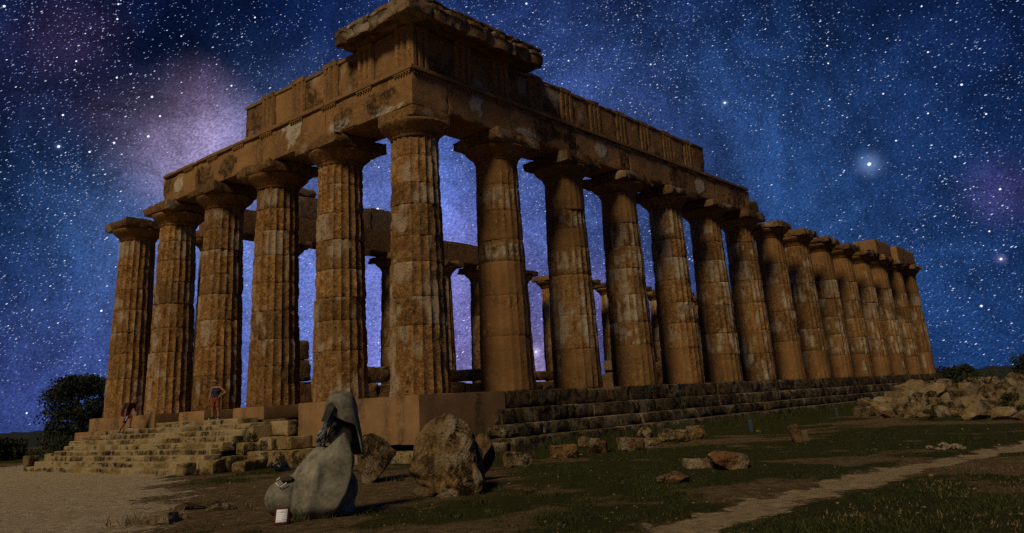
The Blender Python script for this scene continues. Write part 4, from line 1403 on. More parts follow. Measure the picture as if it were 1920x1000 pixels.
def shell(outline, centre, v_edge, bulge, rings=12, sub=6):
    """curved plate from an outline in (u, w)"""
    P = []
    n0 = len(outline)
    o = np.array(outline, float)
    pts = []
    for k in range(n0):
        a, b = o[k], o[(k + 1) % n0]
        for s in range(sub):
            pts.append(a + (b - a) * s / sub)
    pts = np.array(pts)
    n = len(pts)
    c = np.array(centre)
    V = [np.array([c[0], v_edge(c[0], c[1]) - bulge, c[1]])]
    for r in range(1, rings + 1):
        s = r / rings
        q = c + (pts - c) * s
        for k in range(n):
            V.append(np.array([q[k][0], v_edge(q[k][0], q[k][1]) - bulge * (1 - s ** 2.2), q[k][1]]))
    F = [[0, 1 + k, 1 + (k + 1) % n] for k in range(n)]
    for r in range(1, rings):
        a, b = 1 + (r - 1) * n, 1 + r * n
        for k in range(n):
            F.append([a + k, b + k, b + (k + 1) % n, a + (k + 1) % n])
    return np.array(V), F


def capsule(a, b, ra, rb, n=14, m=7):
    a, b = np.array(a, float), np.array(b, float)
    d = b - a
    L = max(np.linalg.norm(d), 1e-4)
    z = d / L
    x = np.cross(z, [0.3, 0.9, 0.2])
    x /= np.linalg.norm(x)
    y = np.cross(z, x)
    prof = [(ra * math.sin(t), -ra * math.cos(t)) for t in np.linspace(0.05, math.pi / 2, m)] + [(rb * math.cos(t), L + rb * math.sin(t)) for t in np.linspace(0, math.pi / 2 - 0.05, m)]
    th = np.linspace(0, 2 * math.pi, n, endpoint=False)
    V = []
    for r, h in prof:
        for t in th:
            V.append(a + z * h + r * (math.cos(t) * x + math.sin(t) * y))
    F = grid_faces(n, len(prof), True).tolist()
    F.append(list(range(n))[::-1])
    F.append([(len(prof) - 1) * n + i for i in range(n)])
    return np.array(V), F


def fused(name, bones, mat, parent, voxel=0.012, smooth_it=4, extra=()):
    """one continuous surface grown over a set of tapered bones"""
    VV, FF, off = [], [], 0
    for bn in list(bones):
        V, F = capsule(*bn)
        VV.append(V)
        FF += [[i + off for i in f] for f in F]
        off += len(V)
    for V, F in extra:
        VV.append(V)
        FF += [[i + off for i in f] for f in F]
        off += len(V)
    tmp = bpy.data.objects.new('tmp', mesh_data('tmp', np.concatenate(VV), FF, None, smooth=False))
    COL.objects.link(tmp)
    md = tmp.modifiers.new('r', 'REMESH')
    md.mode = 'VOXEL'
    md.voxel_size = voxel
    md.use_smooth_shade = True
    ms = tmp.modifiers.new('s', 'SMOOTH')
    ms.factor = 0.5
    ms.iterations = smooth_it
    dg = bpy.context.evaluated_depsgraph_get()
    me = bpy.data.meshes.new_from_object(tmp.evaluated_get(dg))
    me.name = name
    me.materials.clear()
    me.materials.append(mat)
    bpy.data.objects.remove(tmp)
    return link(bpy.data.objects.new(name, me), parent)


def sculpture():
    px = lambda x, y: ((x - 585) * PX, (972 - y) * PX)
    e = empty('sculpture', (-11.36, -9.58, gz(-11.4, -9.6) - 0.03), RV_)
    tag(e, 'grey metal sculpture of a broken draped torso with a hollow hood', 'sculpture')
    # lower torso: a rounded end at the left, a heavy body and a shoulder running up to the neck
    t_ = fused('torso', [((-0.47, -0.10, 0.33), (-0.12, -0.04, 0.40), 0.305, 0.36), ((0.08, 0.0, 0.36), (0.33, 0.0, 0.42), 0.38, 0.40), ((0.20, 0.04, 0.64), (0.42, 0.10, 0.84), 0.32, 0.24),
                         ((-0.16, -0.06, 0.68), (0.10, -0.04, 0.94), 0.16, 0.17), ((0.10, 0.0, 0.10), (0.40, 0.0, 0.12), 0.30, 0.28)], M_METAL, e, 0.028, 5)
    me = t_.data
    co = np.empty(len(me.vertices) * 3, np.float32)
    me.vertices.foreach_get('co', co)
    V = co.reshape(-1, 3).astype(float)
    front = sstep(-V[:, 1], 0.05, 0.3)
    seam = np.exp(-((V[:, 0] + 0.21 + 0.06 * V[:, 2]) / 0.022) ** 2) * front
    crease = np.exp(-((V[:, 2] - 0.80 - 0.9 * (V[:, 0] + 0.10)) / 0.030) ** 2) * front
    crease2 = np.exp(-((V[:, 2] - 0.93 - 0.35 * (V[:, 0] - 0.02)) / 0.025) ** 2) * front * sstep(-V[:, 0], -0.2, 0.0)
    V[:, 1] += 0.04 * seam + 0.03 * crease2 + 0.03 * (fbm(V * 2.0, 3, 5) - 0.5) + 0.008 * (fbm(V * 9, 3, 15) - 0.5)
    V[:, 2] += 0.02 * (fbm(V * 3, 3, 6) - 0.5)
    V[:, 2] = np.maximum(V[:, 2], -0.05)
    me.vertices.foreach_set('co', V.astype(np.float32).ravel())
    me.update()
    # large plate with a sharp upper corner
    out = [px(655, 821), px(640, 834), px(612, 856), px(585, 877), px(570, 900), px(563, 925), px(561, 950), px(566, 964), px(590, 971), px(620, 966), px(645, 950), px(660, 926), px(669, 898), px(670, 870), px(664, 842)]
    ve = lambda u, w: -0.52 + 0.12 * sstep(w, 0.65, 1.40) + 0.02 * sstep(u, 0.5, 0.75) + 0.16 * sstep(0.22 - w, 0.0, 0.22)
    V, F = shell(out, px(612, 905), ve, 0.07)
    V[:, 1] += 0.025 * (fbm(V * 3.1, 3, 8) - 0.5) + 0.04 * np.maximum(0, (V[:, 0] - 0.40)) - 0.05 * np.exp(-((V[:, 0] - 0.12 - 0.3 * (V[:, 2] - 0.5)) / 0.10) ** 2)
    solid(mesh_obj('shoulder_plate', V, [f[::-1] for f in F], M_METAL, e, sharp=35), 0.05)
    # hood: open shell, highest at the back
    Rw = [(1.985, 0.43, 0.51, -0.03, 0.03), (1.965, 0.35, 0.60, -0.12, 0.13), (1.90, 0.26, 0.66, -0.20, 0.24), (1.80, 0.21, 0.70, -0.24, 0.32), (1.66, 0.17, 0.725, -0.27, 0.38), (1.50, 0.14, 0.760, -0.26, 0.44), (1.34, 0.15, 0.785, -0.24, 0.48), (1.16, 0.13, 0.80, -0.20, 0.52)]
    gap0, gap1 = math.radians(-168), math.radians(152)
    V, F, n, m = loft(Rw, 36, 60, 2.1, gap0, gap1)
    # lower rim: lifted at the front left, low at the right
    ang = np.tile(np.linspace(gap0, gap1, m), n)
    front = sstep(-np.sin(ang), 0.0, 0.8)
    leftf = sstep(-np.cos(ang), -0.9, 0.8)
    rim = 0.92 + front * (0.50 + 0.20 * leftf)
    w = V[:, 2]
    t = (1.985 - w) / (1.985 - 1.16)
    V[:, 2] = 1.985 - t * (1.985 - rim)
    V[:, 1] += 0.03 * (fbm(V * 2.5, 3, 12) - 0.5)
    V[:, 0] += 0.02 * (fbm(V * 3.0 + 5, 3, 13) - 0.5)
    solid(mesh_obj('hood', V, F[:, ::-1], M_METAL, e, sharp=60), 0.03)
    # dark pane set in the left cheek of the hood
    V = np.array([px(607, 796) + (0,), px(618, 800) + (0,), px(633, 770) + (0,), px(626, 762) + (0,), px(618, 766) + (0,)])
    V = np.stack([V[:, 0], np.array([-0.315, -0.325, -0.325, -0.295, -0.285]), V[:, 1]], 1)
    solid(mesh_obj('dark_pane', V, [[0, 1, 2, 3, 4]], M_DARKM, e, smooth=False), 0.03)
    # crumpled inner lining showing under the hood
    rng = np.random.default_rng(3)
    for k in range(6):
        a = np.array([0.34 - 0.030 * k, -0.22 + 0.045 * k, 1.60 - 0.03 * k + 0.05 * (k % 2)])
        b = np.array([0.16 - 0.030 * k + 0.03 * (k % 2), -0.16 + 0.045 * k, 1.10 + 0.06 * (k % 3)])
        n_ = 14
        P = []
        for q in range(n_):
            s = q / (n_ - 1)
            c = a + (b - a) * s + np.array([0.02 * math.sin(9 * s + k), 0.02 * math.cos(7 * s + k * 2), 0])
            wd = 0.016 + 0.011 * math.sin(5 * s + k)
            P += [c + np.array([-wd, 0.01, 0.01]), c + np.array([0, -0.025 * math.sin(11 * s + k), 0]), c + np.array([wd, 0.012, -0.01])]
        solid(mesh_obj('lining_strip', np.array(P), grid_faces(3, n_), M_BLUEM if k != 2 else M_METAL, e, sharp=40), 0.012)
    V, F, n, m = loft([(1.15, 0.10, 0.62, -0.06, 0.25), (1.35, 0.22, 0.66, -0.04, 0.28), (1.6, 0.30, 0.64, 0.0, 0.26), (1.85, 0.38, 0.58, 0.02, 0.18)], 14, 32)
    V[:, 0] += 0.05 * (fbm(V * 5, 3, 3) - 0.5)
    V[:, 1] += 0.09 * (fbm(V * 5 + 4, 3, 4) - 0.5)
    mesh_obj('hollow_shade_core', V, F, M_DARKM, e, sharp=40)  # dark filler under the hood, shade of the hollow put into its colour
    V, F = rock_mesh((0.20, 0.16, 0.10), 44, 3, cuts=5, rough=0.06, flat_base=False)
    mesh_obj('hole', V + np.array([-0.36, -0.28, 0.63]), F, M_DARKM, e, sharp=40)  # dark lump instead of an opening, the shade inside is painted
    # white angle brackets at the hole
    for (x0, y0), (x1, y1) in [((525, 902), (533, 911)), ((533, 911), (546, 903)), ((526, 899), (533, 893))]:
        a, b = np.array(px(x0, y0)), np.array(px(x1, y1))
        d = b - a
        L = np.linalg.norm(d)
        V, F = stone_box((0, -0.010, -0.008), (L, 0.010, 0.008), 3, rad=0.004, rough=0.0, chip=0.0, res=0.05)
        an = math.atan2(d[1], d[0])
        W = np.stack([a[0] + V[:, 0] * math.cos(an) - V[:, 2] * math.sin(an), -0.40 + V[:, 1], a[1] + V[:, 0] * math.sin(an) + V[:, 2] * math.cos(an)], 1)
        mesh_obj('bracket', W, F, M_BRIGHT, e, smooth=False)


sculpture()
M_REDB = plain_mat('dark_red_board', (0.085, 0.018, 0.014), 0.5, var=0.2)
M_PAPER = plain_mat('white_information_sheet', (0.86, 0.86, 0.84), 0.5, var=0.03)
M_INK = plain_mat('grey_print', (0.45, 0.45, 0.45), 0.6, var=0.05)


def info_sign():
    e = empty('information_sign', (-12.3, -10.06, gz(-12.3, -10.06)), RV_ + 0.15)
    tag(e, 'white sheet on a small dark red board at the foot of the sculpture', 'sign')
    tilt = -0.62
    V, F = stone_box((-0.11, -0.012, 0), (0.11, 0.012, 0.27), 1, rad=0.004, rough=0, chip=0, res=0.1)
    sk = lambda W: W + np.stack([0.30 * W[:, 2], 0 * W[:, 0], 0 * W[:, 0]], 1)
    mesh_obj('board', orient(V, 0, tilt), F, M_REDB, e, smooth=False)
    V, F = stone_box((-0.082, -0.016, 0.035), (0.082, -0.0125, 0.245), 2, rad=0.001, rough=0, chip=0, res=0.1)
    sh = mesh_obj('sheet', orient(V, 0, tilt), F, M_PAPER, e, smooth=False)
    for k in range(5):
        V, F = stone_box((-0.065, -0.0185, 0.07 + 0.03 * k), (0.065 - 0.02 * (k % 2), -0.0165, 0.076 + 0.03 * k), 3, rad=0.0005, rough=0, chip=0, res=0.1)
        mesh_obj('print_line', orient(V, 0, tilt), F, M_INK, sh, smooth=False)
    V, F = stone_box((-0.02, 0.10, 0), (0.02, 0.13, 0.18), 4, rad=0.004, rough=0, chip=0, res=0.1)
    mesh_obj('prop', V, F, M_REDB, e, smooth=False)


info_sign()
M_BLACK = plain_mat('black_plastic_sheet', (0.012, 0.014, 0.016), 0.35, 0.0, 0.4, 9, 0.5)


def black_bundle():
    V, F = rock_mesh((0.55, 0.4, 0.40), 71, 4, cuts=9, rough=0.22, freq=2.2)
    V = orient(V, RV_, 0, 0.2)
    o = mesh_obj('bundle', V, F, M_BLACK, sharp=45)
    o.location = (-4.75, 1.3, gz(-4.75, 1.3) - 0.04)
    tag(o, 'black plastic bundle on the bare ground right of the stairs', 'bundle')


black_bundle()

# ------------------------------------------------------------------ people
M_SKIN = plain_mat('tanned_skin', (0.30, 0.135, 0.070), 0.6, var=0.08)
M_HAIR = plain_mat('dark_hair', (0.018, 0.013, 0.010), 0.7, var=0.3)
M_GREYH = plain_mat('short_grey_hair', (0.16, 0.11, 0.085), 0.8, var=0.3)
M_NAVY = plain_mat('dark_navy_cloth', (0.016, 0.020, 0.034), 0.85, var=0.3, scale=12)
M_MAROON = plain_mat('maroon_cloth', (0.085, 0.012, 0.012), 0.85, var=0.25, scale=12)
M_ORANGE = plain_mat('rust_shorts_cloth', (0.20, 0.045, 0.020), 0.85, var=0.25, scale=12)
M_PACK = plain_mat('black_backpack_cloth', (0.014, 0.015, 0.020), 0.8, var=0.3, scale=12)
M_SHOE = plain_mat('dark_shoe', (0.030, 0.032, 0.036), 0.7, var=0.3)
M_SOLE = plain_mat('white_shoe_sole', (0.55, 0.55, 0.55), 0.6, var=0.1)
M_BOTTLE = plain_mat('blue_white_bottle', (0.25, 0.38, 0.80), 0.3, var=0.4, scale=14)


def hand(wrist, direc, palm_n, size=0.18, curl=0.5):
    """palm plus five bent fingers"""
    w = np.array(wrist, float)
    d = np.array(direc, float)
    d /= np.linalg.norm(d)
    n = np.array(palm_n, float)
    n -= d * (n @ d)
    n /= np.linalg.norm(n)
    s = np.cross(d, n)
    B = []
    for k in range(4):
        o = (k - 1.5) * 0.020
        base = w + d * size * 0.48 + s * o
        B.append((w + s * o * 0.6, base, 0.015, 0.012))
        L = size * (0.40, 0.46, 0.42, 0.33)[k]
        k1 = base + (d * math.cos(curl) + n * math.sin(curl)) * L * 0.5
        k2 = k1 + (d * math.cos(curl * 2.2) + n * math.sin(curl * 2.2)) * L * 0.5
        B += [(base, k1, 0.0095, 0.009), (k1, k2, 0.009, 0.0075)]
    tb = w + d * size * 0.14 - s * 0.032
    t1 = tb + (d * 0.7 - s * 0.6 + n * 0.3) * size * 0.22
    B += [(w, tb, 0.014, 0.012), (tb, t1, 0.011, 0.010), (t1, t1 + (d * 0.9 + n * 0.4) * size * 0.16, 0.010, 0.008)]
    return B


def head_bones(c, fwd, up, s=1.0):
    c, f, u = np.array(c, float), np.array(fwd, float), np.array(up, float)
    f /= np.linalg.norm(f)
    u = u - f * (u @ f)
    u /= np.linalg.norm(u)
    r = np.cross(f, u)
    B = [(c + u * 0.035 - f * 0.015, c + u * 0.035 + f * 0.012, 0.088 * s, 0.084 * s), (c - u * 0.045 + f * 0.025, c - u * 0.075 + f * 0.045, 0.062 * s, 0.045 * s),
         (c + f * 0.092 + u * 0.015, c + f * 0.112 - u * 0.022, 0.012 * s, 0.016 * s), (c + f * 0.088 - u * 0.055, c + f * 0.092 - u * 0.056, 0.018 * s, 0.018 * s), (c + f * 0.075 + u * 0.035 + r * 0.03, c + f * 0.075 + u * 0.035 - r * 0.03, 0.022 * s, 0.022 * s)]
    for q in (-1, 1):
        B.append((c + r * q * 0.083 - u * 0.02, c + r * q * 0.088 + u * 0.025, 0.012 * s, 0.014 * s))
    return B, f, u, r


def shoe(parent, ankle, toe_dir, mat=M_SHOE):
    a = np.array(ankle, float)
    t = np.array([toe_dir[0], toe_dir[1], 0.0])
    t /= np.linalg.norm(t)
    g = a - np.array([0, 0, 0.075])
    fused('shoe', [(g - t * 0.05 + [0, 0, 0.045], g + t * 0.10 + [0, 0, 0.035], 0.044, 0.042), (g + t * 0.10 + [0, 0, 0.035], g + t * 0.16 + [0, 0, 0.028], 0.042, 0.032), (g - t * 0.03 + [0, 0, 0.05], a, 0.046, 0.045)], mat, parent, 0.010, 3)
    fused('sole', [(g - t * 0.055 + [0, 0, 0.012], g + t * 0.165 + [0, 0, 0.012], 0.040, 0.034)], M_SOLE, parent, 0.010, 1)


def standing_person():
    # figure 1.60 m; local +x = the viewer's right, -y = towards the viewer
    e = empty('person', (-1.68, 10.75, -0.405), RV_ - 0.1)
    tag(e, 'person in dark tank top and rust shorts standing hand on hip by a column', 'person')
    k = 0.94
    hip, sho = 0.86 * k, 1.38 * k
    L = dict(hl=(-0.09, 0, hip), hr=(0.09, 0, hip), kl=(-0.115, -0.03, 0.47 * k), kr=(0.105, -0.01, 0.47 * k), al=(-0.13, 0.01, 0.085), ar=(0.13, 0.02, 0.085))
    B = [(L['hl'], L['kl'], 0.083, 0.056), (L['hr'], L['kr'], 0.083, 0.056), (L['kl'], (-0.125, 0.02, 0.33 * k), 0.055, 0.056), ((-0.125, 0.02, 0.33 * k), L['al'], 0.055, 0.036), (L['kr'], (0.118, 0.03, 0.33 * k), 0.055, 0.056), ((0.118, 0.03, 0.33 * k), L['ar'], 0.055, 0.036)]
    B += [((-0.06, 0, hip + 0.02), (0.06, 0, hip + 0.02), 0.115, 0.115), ((0, 0, hip), (0, 0.0, 1.12 * k), 0.12, 0.118), ((-0.06, 0, 1.22 * k), (0.06, 0, 1.22 * k), 0.125, 0.125), ((-0.15, 0, sho - 0.015), (0.15, 0, sho - 0.015), 0.062, 0.062), ((0, 0, sho), (0, -0.02, 1.50 * k), 0.058, 0.052)]
    sl, sr = (-0.185, 0, sho - 0.02), (0.185, 0, sho - 0.02)
    el, er = (-0.255, 0.02, 1.08 * k), (0.40, 0.03, 1.13 * k)
    wl, wr = (-0.25, -0.09, 0.86 * k), (0.21, -0.07, 1.0 * k)
    B += [(sl, el, 0.052, 0.040), (el, wl, 0.040, 0.029), (sr, er, 0.052, 0.040), (er, wr, 0.040, 0.029)]
    B += hand(wl, (0.02, -0.15, -1), (1, 0, 0), 0.17, 0.4) + hand(wr, (-0.75, -0.1, -0.65), (0.2, 0.9, -0.3), 0.17, 0.5)
    hb, f, u, r = head_bones((-0.015, -0.035, 1.60 * k), (-0.45, -1, -0.05), (0, 0, 1))
    B += hb
    fused('body', B, M_SKIN, e, 0.011, 3)
    shoe(e, L['al'], (-0.4, -1))
    shoe(e, L['ar'], (0.35, -1))
    g = 0.017
    fused('shorts', [(L['hl'], (-0.11, -0.02, 0.56 * k), 0.098, 0.082), (L['hr'], (0.105, -0.01, 0.56 * k), 0.098, 0.082), ((-0.055, 0, hip + 0.03), (0.055, 0, hip + 0.03), 0.132, 0.132)], M_ORANGE, e, 0.012, 3)
    fused('tank_top', [((-0.05, 0, hip + 0.10), (0.05, 0, hip + 0.10), 0.135, 0.135), ((0, 0, hip + 0.08), (0, 0, 1.15 * k), 0.135, 0.135), ((-0.06, 0, 1.22 * k), (0.06, 0, 1.22 * k), 0.14, 0.14), ((-0.10, 0, 1.30 * k), (-0.09, 0, sho + 0.03), 0.075, 0.045), ((0.10, 0, 1.30 * k), (0.09, 0, sho + 0.03), 0.075, 0.045)], M_NAVY, e, 0.012, 3)
    c = np.array((-0.015, -0.035, 1.60 * k))
    fused('hair', [(c + u * 0.055 - f * 0.03, c + u * 0.06 + f * 0.0, 0.088, 0.082), (c - f * 0.05, c - f * 0.055 - u * 0.03, 0.07, 0.055)], M_HAIR, e, 0.011, 2)
    fused('sunglasses', [(c + f * 0.098 + u * 0.018 + r * 0.055, c + f * 0.102 + u * 0.018 - r * 0.055, 0.017, 0.017)], M_HAIR, e, 0.008, 1)


def climbing_person():
    # faces image right (local +x), bent forward
    e = empty('person', (-2.40, 17.35, -0.83), RV_ - 0.12)
    tag(e, 'person with dark backpack and maroon shirt climbing the stairs, bottle in hand', 'person')
    hip = np.array((0.0, 0, 0.86))
    ft_b, ft_f = np.array((-0.34, 0.05, 0.095)), np.array((0.26, -0.05, 0.30))
    kb, kf = np.array((-0.10, 0.03, 0.47)), np.array((0.32, -0.09, 0.72))
    chest, neck = np.array((0.17, 0, 1.25)), np.array((0.25, 0, 1.40))
    hl, hr = hip + [0, 0.085, 0], hip + [0, -0.085, 0]
    B = [(hl, kb, 0.085, 0.058), (kb, (kb + ft_b) / 2 + [-0.02, 0, 0.02], 0.057, 0.056), ((kb + ft_b) / 2 + [-0.02, 0, 0.02], ft_b, 0.055, 0.036),
         (hr, kf, 0.085, 0.058), (kf, (kf + ft_f) / 2 + [-0.03, 0, 0.02], 0.057, 0.056), ((kf + ft_f) / 2 + [-0.03, 0, 0.02], ft_f, 0.055, 0.036),
         (hl, hr, 0.10, 0.10), (hip, (hip + chest) / 2, 0.125, 0.125), ((hip + chest) / 2, chest, 0.125, 0.135), (chest + [0.03, 0.15, 0.08], chest + [0.03, -0.15, 0.08], 0.07, 0.07), (chest + [0.05, 0, 0.10], neck + [0.05, 0, 0.05], 0.062, 0.055)]
    sn, sf_ = chest + [0.05, -0.19, 0.07], chest + [0.05, 0.19, 0.07]
    en, wn = np.array((0.12, -0.25, 1.03)), np.array((0.12, -0.26, 0.79))
    ef, wf = np.array((0.30, 0.22, 1.06)), np.array((0.42, 0.12, 0.90))
    B += [(sn, en, 0.052, 0.041), (en, wn, 0.041, 0.030), (sf_, ef, 0.052, 0.041), (ef, wf, 0.041, 0.030)]
    B += hand(wn, (0.1, 0, -1), (0, 1, 0), 0.18, 0.8) + hand(wf, (0.6, -0.4, -0.7), (-0.5, 0, -0.5), 0.18, 0.5)
    hc = np.array((0.37, 0, 1.53))
    hb, f, u, r = head_bones(hc, (1, -0.12, -0.45), (0.25, 0, 1))
    B += hb
    fused('body', B, M_SKIN, e, 0.011, 3)
    shoe(e, ft_b, (1, -0.1))
    shoe(e, ft_f, (1, -0.1))
    fused('shorts', [(hl, hl + (kb - hl) * 0.85, 0.102, 0.080), (hr, hr + (kf - hr) * 0.88, 0.102, 0.082), (hl + [0, -0.02, 0.03], hr + [0, 0.02, 0.03], 0.118, 0.118)], M_MAROON, e, 0.012, 3)
    fused('shirt', [(hip + [0.02, 0, 0.06], (hip + chest) / 2, 0.140, 0.140), ((hip + chest) / 2, chest, 0.140, 0.150), (chest + [0.03, 0.13, 0.08], chest + [0.03, -0.13, 0.08], 0.085, 0.085), (sn, sn + (en - sn) * 0.55, 0.068, 0.062), (sf_, sf_ + (ef - sf_) * 0.55, 0.068, 0.062)], M_MAROON, e, 0.012, 3)
    bk = fused('backpack', [((-0.10, 0.04, 0.98), (0.0, 0.04, 1.30), 0.115, 0.10), ((-0.10, -0.05, 0.98), (0.0, -0.05, 1.30), 0.115, 0.10), ((-0.17, 0, 1.02), (-0.12, 0, 1.14), 0.09, 0.08)], M_PACK, e, 0.012, 4)
    fused('strap', [((0.02, -0.12, 1.36), (0.22, -0.12, 1.33), 0.022, 0.022), ((0.22, -0.12, 1.33), (0.20, -0.14, 1.10), 0.022, 0.020), ((0.20, -0.14, 1.10), (0.0, -0.13, 1.0), 0.02, 0.02)], M_PACK, bk, 0.010, 2)
    fused('hair', [(hc + u * 0.045 - f * 0.035, hc + u * 0.05 - f * 0.01, 0.085, 0.082), (hc - f * 0.05, hc - f * 0.05 - u * 0.03, 0.068, 0.055)], M_GREYH, e, 0.011, 2)
    # the bottle is a thing of its own, held in the near hand
    M = Matrix.Translation(e.location) @ Matrix.Rotation(RV_ - 0.12, 4, 'Z')
    p = M @ Vector((0.145, -0.235, 0.60))
    b = empty('bottle', p, RV_)
    tag(b, 'blue and white bottle in the hand of the climbing person', 'bottle')
    prof = np.array([(0.0, 0.0), (0.036, 0.0), (0.038, 0.02), (0.038, 0.13), (0.032, 0.155), (0.016, 0.175), (0.015, 0.185), (0.0, 0.185)])
    th = np.linspace(0, 2 * math.pi, 16, endpoint=False)
    V = np.array([(rr * math.cos(t), rr * math.sin(t), z) for rr, z in prof for t in th])
    mesh_obj('body', orient(V, 0, 0, 0.35), grid_faces(16, len(prof), True), M_BOTTLE, b)
    prof = np.array([(0.0, 0.186), (0.019, 0.186), (0.019, 0.212), (0.0, 0.212)])
    V = np.array([(rr * math.cos(t), rr * math.sin(t), z) for rr, z in prof for t in th])
    mesh_obj('cap', orient(V, 0, 0, 0.35), grid_faces(16, len(prof), True), M_SOLE, b)


standing_person()
climbing_person()


# ------------------------------------------------------------------ plants
def leaf_mat(name, c0, c1):
    m, N = new_mat(name)
    tc = N.n('ShaderNodeTexCoord').outputs['Object']
    nz = N.noise(tc, 2.0, 3, 0.6)
    n2 = N.noise(tc, 23.0, 2, 0.6)
    col = N.mix(N.smooth(N.math('MULTIPLY_ADD', n2, 0.5, N.math('MULTIPLY', nz, 0.5)), 0.35, 0.65), c0, c1)
    return finish(m, N, col, 0.7, spec=0.2)


M_LEAF = leaf_mat('dark_evergreen_leaf', (0.012, 0.018, 0.006), (0.042, 0.050, 0.014))
M_SCRUB = leaf_mat('olive_scrub_leaf', (0.024, 0.028, 0.009), (0.070, 0.066, 0.022))
M_BARK = plain_mat('dark_bark', (0.045, 0.032, 0.020), 0.9, var=0.4, scale=9, bump=0.6)
M_GRASS = leaf_mat('short_dark_grass', (0.018, 0.024, 0.004), (0.060, 0.066, 0.014))
M_DRY = leaf_mat('dry_straw', (0.085, 0.060, 0.024), (0.21, 0.155, 0.07))


def leaves(centers, size, rng, up=0.3):
    n = len(centers)
    d = rng.normal(size=(n, 3))
    d[:, 2] += up
    d /= np.linalg.norm(d, axis=1, keepdims=True)
    s = np.cross(d, rng.normal(size=(n, 3)))
    s /= np.linalg.norm(s, axis=1, keepdims=True)
    L = (size * rng.uniform(0.6, 1.4, n))[:, None]
    a = centers - d * L * 0.5
    b = centers + s * L * 0.28
    c = centers + d * L * 0.5
    e = centers - s * L * 0.28
    V = np.stack([a, b, c, e], 1).reshape(-1, 3)
    F = np.arange(4 * n).reshape(n, 4)
    return V, F


def crown_points(clumps, n, rng):
    """clumps: (x,y,z,rx,ry,rz); points gather towards each clump's shell"""
    w = np.array([c[3] * c[4] * c[5] for c in clumps]) ** 0.75
    idx = rng.choice(len(clumps), n, p=w / w.sum())
    C = np.array(clumps)[idx]
    v = rng.normal(size=(n, 3))
    v /= np.linalg.norm(v, axis=1, keepdims=True)
    r = rng.uniform(0.35, 1.0, n) ** 0.5
    P = C[:, :3] + v * C[:, 3:] * r[:, None]
    keep = fbm(P * 1.5, 3, 4) + 0.15 * rng.uniform(size=n) > 0.50
    return P[keep]


def limb_tube(P, R, n=8):
    P = np.array(P, float)
    V = []
    for k in range(len(P)):
        d = P[min(k + 1, len(P) - 1)] - P[max(k - 1, 0)]
        d /= np.linalg.norm(d)
        x = np.cross(d, [0.2, 0.9, 0.3])
        x /= np.linalg.norm(x)
        y = np.cross(d, x)
        for t in np.linspace(0, 2 * math.pi, n, endpoint=False):
            V.append(P[k] + R[k] * (math.cos(t) * x + math.sin(t) * y))
    return np.array(V), grid_faces(n, len(P), True)


def tree(name, label, loc, h, width, seed, n=9000, leaf=0.16, mat=M_LEAF, low=0.1, nclump=26, cat='tree', group=None):
    rng = np.random.default_rng(seed)
    e = empty(name, (loc[0], loc[1], loc[2]))
    tag(e, label, cat, group)
    cl = []
    for k in range(nclump):
        a = rng.uniform(0, 6.283)
        t = rng.uniform(low, 1.0)
        rad = width / 2 * math.sqrt(max(0.05, 1 - ((t - 0.5) / 0.58) ** 2)) * rng.uniform(0.35, 0.88)
        s = width * rng.uniform(0.13, 0.22)
        cl.append((rad * math.cos(a), rad * math.sin(a), min(h * t, h - s * 0.7), s * 1.15, s * 1.15, s * 0.8))
    V, F = leaves(crown_points(cl, n, rng), leaf, rng)
    mesh_obj('crown', V, F, mat, e, smooth=False)
    VV, FF, off = [], [], 0
    P = [(0.1 * math.sin(k), 0.08 * math.cos(2 * k), h * 0.62 * k / 6) for k in range(7)]
    parts = [limb_tube(P, [width * 0.05 * (1.25 - 0.16 * k) for k in range(7)])]
    for k in range(7):
        c = cl[k * 3 % len(cl)]
        q = np.array(P[2 + k % 4])
        mid = (q + np.array(c[:3])) / 2 + rng.normal(0, 0.1, 3)
        parts.append(limb_tube([q, mid, np.array(c[:3])], [width * 0.022, width * 0.015, width * 0.006], 6))
    for V, F in parts:
        VV.append(V)
        FF.append(F + off)
        off += len(V)
    mesh_obj('trunk', np.concatenate(VV), np.concatenate(FF), M_BARK, e)
    return e


tree('evergreen_tree', 'dark rounded evergreen tree left of the temple front', (7.5, 47.2, -2.4), 6.0, 5.4, 5, n=26000, leaf=0.20, nclump=60, low=0.12)
tree('evergreen_bush', 'low dark bush at the foot of the rounded evergreen tree', (5.0, 41.0, -2.4), 1.4, 4.2, 6, n=9000, leaf=0.16, nclump=20, cat='bush')
tree('evergreen_bush', 'dark bush at the left edge of the picture', (-0.2, 39.2, -2.6), 1.8, 2.6, 7, n=7000, leaf=0.16, nclump=18, cat='bush')
tree('scrub_bush', 'olive green scrub between the edge bush and the evergreen tree', (3.2, 42.8, -2.9), 1.2, 5.0, 8, n=6000, leaf=0.15, mat=M_SCRUB, nclump=22, cat='bush')
tree('evergreen_tree', 'dark round tree just beyond the far right corner of the temple', (79.0, 0.0, -2.3), 3.1, 3.6, 9, n=8000, leaf=0.22, cat='tree')
tree('scrub_bush', 'dark spreading bush in front of the round tree beyond the temple', (64.0, -4.4, -2.0), 1.6, 3.6, 10, n=6000, leaf=0.2, cat='bush')
tree('evergreen_tree', 'dark tree at the right edge of the picture behind the rubble heap', (76.0, -7.6, -2.2), 3.6, 4.6, 11, n=8000, leaf=0.24, cat='tree')
